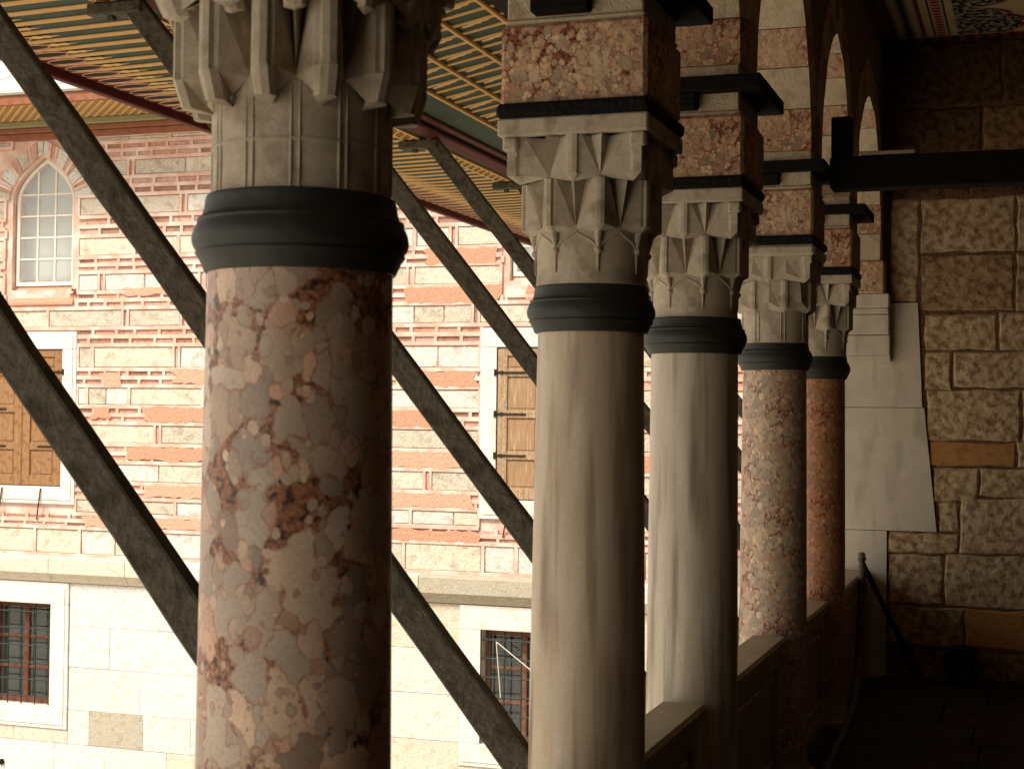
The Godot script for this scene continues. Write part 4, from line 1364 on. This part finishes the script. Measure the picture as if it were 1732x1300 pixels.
func barred_window(t: Node3D, x: float, worn: bool) -> void:
	var w := Node3D.new()
	w.name = "barred_window"
	t.add_child(w, true)
	w.set_meta("label", "worn brown window behind dark iron grille" if worn else "red-brown window behind green iron grille")
	marble_frame(w, x, 0.64, 0.99, 2.48, 4.23, 2.12, 4.60)
	var wood: Material = M.window_wood_worn if worn else M.window_wood
	var bars := [[-0.64, -0.555, 2.48, 4.23], [0.555, 0.64, 2.48, 4.23], [-0.05, 0.05, 2.60, 4.13], [-0.555, 0.555, 4.13, 4.23], [-0.555, 0.555, 2.48, 2.60]]
	for b in bars:
		var mb := MB.new()
		mb.box(Vector3(x + b[0] + 0.001, b[2] + 0.001, -0.26), Vector3(x + b[1] - 0.001, b[3] - 0.001, -0.19), 0.006)
		part("sash_frame", mb, wood, w)
	for y in [3.10, 3.62]:
		for s in [-1.0, 1.0]:
			var mb := MB.new()
			mb.box(Vector3(x + (0.052 if s > 0 else -0.553), y - 0.025, -0.25), Vector3(x + (0.553 if s > 0 else -0.052), y + 0.025, -0.20), 0.005)
			part("sash_bar", mb, wood, w)
	for y in [[2.60, 3.075], [3.125, 3.595], [3.645, 4.13]]:
		for s in [-1.0, 1.0]:
			var mb := MB.new()
			mb.box(Vector3(x + (0.05 if s > 0 else -0.555), y[0], -0.232), Vector3(x + (0.555 if s > 0 else -0.05), y[1], -0.226))
			part("pane", mb, M.glass_dark, w)
	for i in 5:
		var mb := MB.new()
		var bx := x - 0.555 + i * 0.2775
		mb.tube([Vector3(bx, 2.44, -0.06), Vector3(bx, 4.26, -0.06)], 0.0115, 6)
		part("grille_bar", mb, M.grille_iron, w)
	var knots := MB.new()
	for i in 6:
		var mb := MB.new()
		var y := 2.62 + i * 0.29
		mb.tube([Vector3(x - 0.655, y, -0.05), Vector3(x + 0.655, y, -0.05)], 0.0125, 6)
		part("grille_bar", mb, M.grille_iron, w)
		for k in 5: knots.box(Vector3(x - 0.555 + k * 0.2775 - 0.019, y - 0.019, -0.072), Vector3(x - 0.555 + k * 0.2775 + 0.019, y + 0.019, -0.036), 0.005)
	part("grille_knots", knots, M.grille_iron, w).set_meta("kind", "stuff")
	if worn:
		var mb := MB.new()
		mb.tube([Vector3(x - 0.40, 4.05, -0.02), Vector3(x + 0.45, 3.45, -0.02)], 0.008, 5)
		mb.tube([Vector3(x - 0.40, 4.05, -0.02), Vector3(x - 0.32, 3.2, -0.02)], 0.007, 5)
		part("white_cord", mb, M.white_paint, w)

func facade_eave() -> void:
	var t := thing("opposite_eave", "lattice soffit, brown cornice and lead roof edge above the arched window", "eave", Vector3(0, 0, FZ))
	var a := WX0
	var b := WX1
	for q in [[12.215, 12.33, 0.05, "cornice_brown"], [12.332, 12.42, 0.10, "cornice_brown"], [12.422, 12.53, 0.16, "cornice_green"]]:
		var mb := MB.new()
		mb.box(Vector3(a, q[0], -0.03), Vector3(b, q[1], q[2]), 0.015)
		part("cornice", mb, M[q[3]], t)
	var mb := MB.new()
	mb.slab(PackedVector2Array([Vector2(0.10, 12.532), Vector2(1.20, 12.57), Vector2(1.20, 12.80), Vector2(0.10, 12.9)]), a, b)
	mb.apply(Transform3D(Basis(Vector3(0, 0, -1), Vector3(0, 1, 0), Vector3(1, 0, 0)), Vector3.ZERO))
	mb.apply(Transform3D(Basis(Vector3.UP, PI), Vector3(0, 0, 0)).scaled(Vector3(1, 1, -1)))
	part("soffit", mb, M.oxblood, t)
	mb = MB.new()
	mb.box(Vector3(a, 12.555, 1.202), Vector3(b, 12.72, 1.25), 0.01)
	part("fascia", mb, M.cornice_brown, t)
	mb = MB.new()
	mb.box(Vector3(a, 12.722, 1.20), Vector3(b, 12.80, 1.30), 0.02)
	mb.bar(Vector3(a, 12.80, 1.28), Vector3(b, 12.80, 1.28), 0.02, 0.02)
	part("lead_edge", mb, M.lead_roof, t)
	# roof sheets with rolls
	var x := a
	while x < b:
		var e := minf(x + 1.6, b)
		mb = MB.new()
		var p := [Vector3(x, 12.80, 1.31), Vector3(e - 0.004, 12.80, 1.31), Vector3(e - 0.004, 15.6, -4.5), Vector3(x, 15.6, -4.5)]
		mb.quad(p[0], p[1], p[2], p[3])
		mb.quad(p[3] - Vector3(0, 0.05, 0), p[2] - Vector3(0, 0.05, 0), p[1] - Vector3(0, 0.05, 0), p[0] - Vector3(0, 0.05, 0))
		mb.quad(p[0] - Vector3(0, 0.05, 0), p[1] - Vector3(0, 0.05, 0), p[1], p[0])
		mb.tube([p[0] + Vector3(0, 0.0, 0), p[3]], 0.03, 6)
		part("roof_sheet", mb, M.lead_roof, t)
		x = e
	mb = MB.new()
	var i := 0
	x = -18.6
	while x < -9.0:
		var y := func(z): return 12.532 + (z - 0.10) * 0.0345 - 0.004
		for s in [-1.0, 1.0]:
			mb.bar(Vector3(x, y.call(0.17) - (0.003 if s > 0 else 0.0), 0.17), Vector3(x + s * 1.02, y.call(1.19) - (0.003 if s > 0 else 0.0), 1.19), 0.045, 0.005)
		x += 0.17
	part("lattice", mb, M.batten_ochre, t).set_meta("kind", "stuff")
func _ready() -> void:
	# ---- camera: in the gallery, turned 19 degrees towards the courtyard
	var cam := Camera3D.new()
	cam.position = Vector3(0, 7.5, 0)
	cam.rotation_order = EULER_ORDER_YXZ
	cam.rotation_degrees = Vector3(1.25, 18.98, 0.65)
	cam.fov = 28.07
	cam.near = 0.05
	cam.far = 400.0
	var at := CameraAttributesPhysical.new()
	at.frustum_focal_length = 48.0
	at.frustum_focus_distance = 10.5
	at.exposure_aperture = 8.0
	cam.attributes = at
	add_child(cam)
	# ---- bright overcast sky
	var env := Environment.new()
	env.background_mode = Environment.BG_SKY
	var sky := Sky.new()
	var sm := ProceduralSkyMaterial.new()
	sm.sky_top_color = Color(0.86, 0.85, 0.83)
	sm.sky_horizon_color = Color(0.93, 0.90, 0.86)
	sm.sky_curve = 0.12
	sm.ground_bottom_color = Color(0.45, 0.43, 0.38)
	sm.ground_horizon_color = Color(0.60, 0.57, 0.52)
	sm.sun_angle_max = 1.0
	sky.sky_material = sm
	env.sky = sky
	env.tonemap_mode = Environment.TONE_MAPPER_LINEAR
	env.tonemap_exposure = 1.95
	env.sdfgi_enabled = true
	env.ssao_enabled = true
	env.ssil_enabled = true
	var we := WorldEnvironment.new()
	we.environment = env
	add_child(we)
	# ---- sun behind thin cloud, from behind the gallery
	var sun := DirectionalLight3D.new()
	sun.light_energy = 0.9
	sun.light_color = Color(1.0, 0.965, 0.92)
	sun.light_angular_distance = 14.0
	sun.shadow_enabled = true
	add_child(sun)
	sun.look_at_from_position(Vector3.ZERO, Vector3(0.25, -0.80, -0.62), Vector3.UP)

	make_textures()
	# ---- setting
	var mb := MB.new()
	mb.quad(Vector3(-300, 0, 300), Vector3(300, 0, 300), Vector3(300, 0, -300), Vector3(-300, 0, -300))
	structure("courtyard_ground", mb, M.courtyard_paving)
	mb = MB.new()
	mb.box(Vector3(-1.60, 5.0, -13.05), Vector3(2.3, 5.37, 2.0))
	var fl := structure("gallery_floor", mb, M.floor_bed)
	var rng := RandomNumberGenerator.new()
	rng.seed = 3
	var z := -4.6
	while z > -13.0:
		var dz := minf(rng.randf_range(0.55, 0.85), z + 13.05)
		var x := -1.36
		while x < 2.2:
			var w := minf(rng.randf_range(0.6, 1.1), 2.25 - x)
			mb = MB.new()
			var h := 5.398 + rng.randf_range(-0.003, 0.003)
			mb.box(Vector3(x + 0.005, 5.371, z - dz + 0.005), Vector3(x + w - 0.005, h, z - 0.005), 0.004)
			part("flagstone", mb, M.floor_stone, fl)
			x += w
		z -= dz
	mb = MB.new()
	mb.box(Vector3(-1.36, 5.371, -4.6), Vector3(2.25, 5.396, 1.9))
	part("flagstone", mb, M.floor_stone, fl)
	mb = MB.new()
	mb.box(Vector3(-1.26, 10.66, -13.14), Vector3(2.3, 10.9, 2.0))
	var ce := structure("gallery_ceiling", mb, M.rear_wall)
	for k in 3:
		mb = MB.new()
		var z0 := -13.1 + k * 4.0
		var x0 := -1.25
		var nn := Vector3.DOWN
		var P := [Vector3(x0, 10.652, z0), Vector3(x0 + 3.4, 10.652, z0), Vector3(x0 + 3.4, 10.652, z0 + 3.98), Vector3(x0, 10.652, z0 + 3.98)]
		mb.stri(P[0], P[1], P[2], nn, nn, nn, Vector2(0, 0), Vector2(1, 0), Vector2(1, 1))
		mb.stri(P[0], P[2], P[3], nn, nn, nn, Vector2(0, 0), Vector2(1, 1), Vector2(0, 1))
		part("painted_panel", mb, M.painted_ceiling, ce)
	mb = MB.new()
	mb.box(Vector3(2.26, 5.3, -13.1), Vector3(2.7, 10.9, 2.0))
	structure("gallery_rear_wall", mb, M.rear_wall)
	mb = MB.new()
	mb.box(Vector3(-1.72, 5.3, 2.0), Vector3(2.7, 10.95, 2.4))
	structure("added_near_wall", mb, M.rear_wall)  # added wall out of view behind the camera, keeps the gallery dark
	mb = MB.new()
	mb.box(Vector3(-1.60, -0.1, -21.8), Vector3(3.0, 4.998, 2.4))
	structure("gallery_substructure", mb, M.limestone_voussoir)
	mb = MB.new()
	mb.box(Vector3(-1.68, 5.0, -21.8), Vector3(3.0, 10.3, -13.72))
	structure("wing_beyond_end_wall", mb, M.limestone_voussoir)
	mb = MB.new()
	mb.slab(PackedVector2Array([Vector2(-1.705, 10.96), Vector2(3.2, 10.96), Vector2(3.2, 11.9), Vector2(2.2, 11.95)]), -21.8, 2.4)
	structure("gallery_roof", mb, M.lead_roof)

	# ---- architecture
	column(COLS[0], "nearest column, big-pebbled breccia shaft, cropped by the top and bottom of the picture", 0.211, 0.194, "breccia_large", 1.0, 2.52, "pendant", 0.228)
	column(COLS[1], "second column, plain beige marble shaft with dark stains down its right side", 0.207, 0.184, "marble_shaft", 2.0, 2.6, "star", 0.224)
	column(COLS[2], "third column, pale grey marble shaft between the beige one and a breccia one", 0.207, 0.195, "marble_shaft_b", 2.0, 2.9, "star", 0.236)
	column(COLS[3], "fourth column, pale breccia shaft with fine red veins", 0.200, 0.184, "breccia_small_round", 2.0, 0.63, "upright", 0.222)
	column(COLS[4], "farthest column, reddish breccia shaft half hidden by the fourth", 0.198, 0.184, "breccia_red_round", 2.0, 0.63, "star", 0.222)
	arcade()
	end_wall()
	var ends := [-1.02]
	ends.append_array(COLS)
	balustrade(-3.14, -4.92, "balustrade between the nearest and the second column, at the bottom edge", false)
	balustrade(-5.36, -6.62, "balustrade between the second and the third column, dry stalks by its rail", false)
	balustrade(-7.06, -8.85, "balustrade between the third and the fourth column", false)
	balustrade(-9.27, -10.73, "balustrade between the fourth and the farthest column", false)
	balustrade(-11.16, -13.08, "last balustrade, running from the farthest column to the end wall", true)
	eave()
	strut(-3.8, "dark diagonal strut crossing the brown shutters, lowest at the left edge", 0)
	strut(COLS[1], "dark diagonal strut from the top left corner, beside the arched window, passing behind nearest column", 1)
	strut(COLS[2], "dark diagonal strut crossing the left edge of the weathered shutters, right of nearest column", 2)
	strut(COLS[3], "dark diagonal strut that starts behind nearest capital and crosses the top of the weathered shutters", 3)
	strut(COLS[4], "dark diagonal strut with its foot plate in view on the soffit right of nearest capital", 4)
	strut(-13.1, "dark diagonal strut whose foot plate touches the second column's capital", 5)
	strut(-15.2, "farthest dark strut, glimpsed between the second and third columns", 6)
	timbers()
	facade()
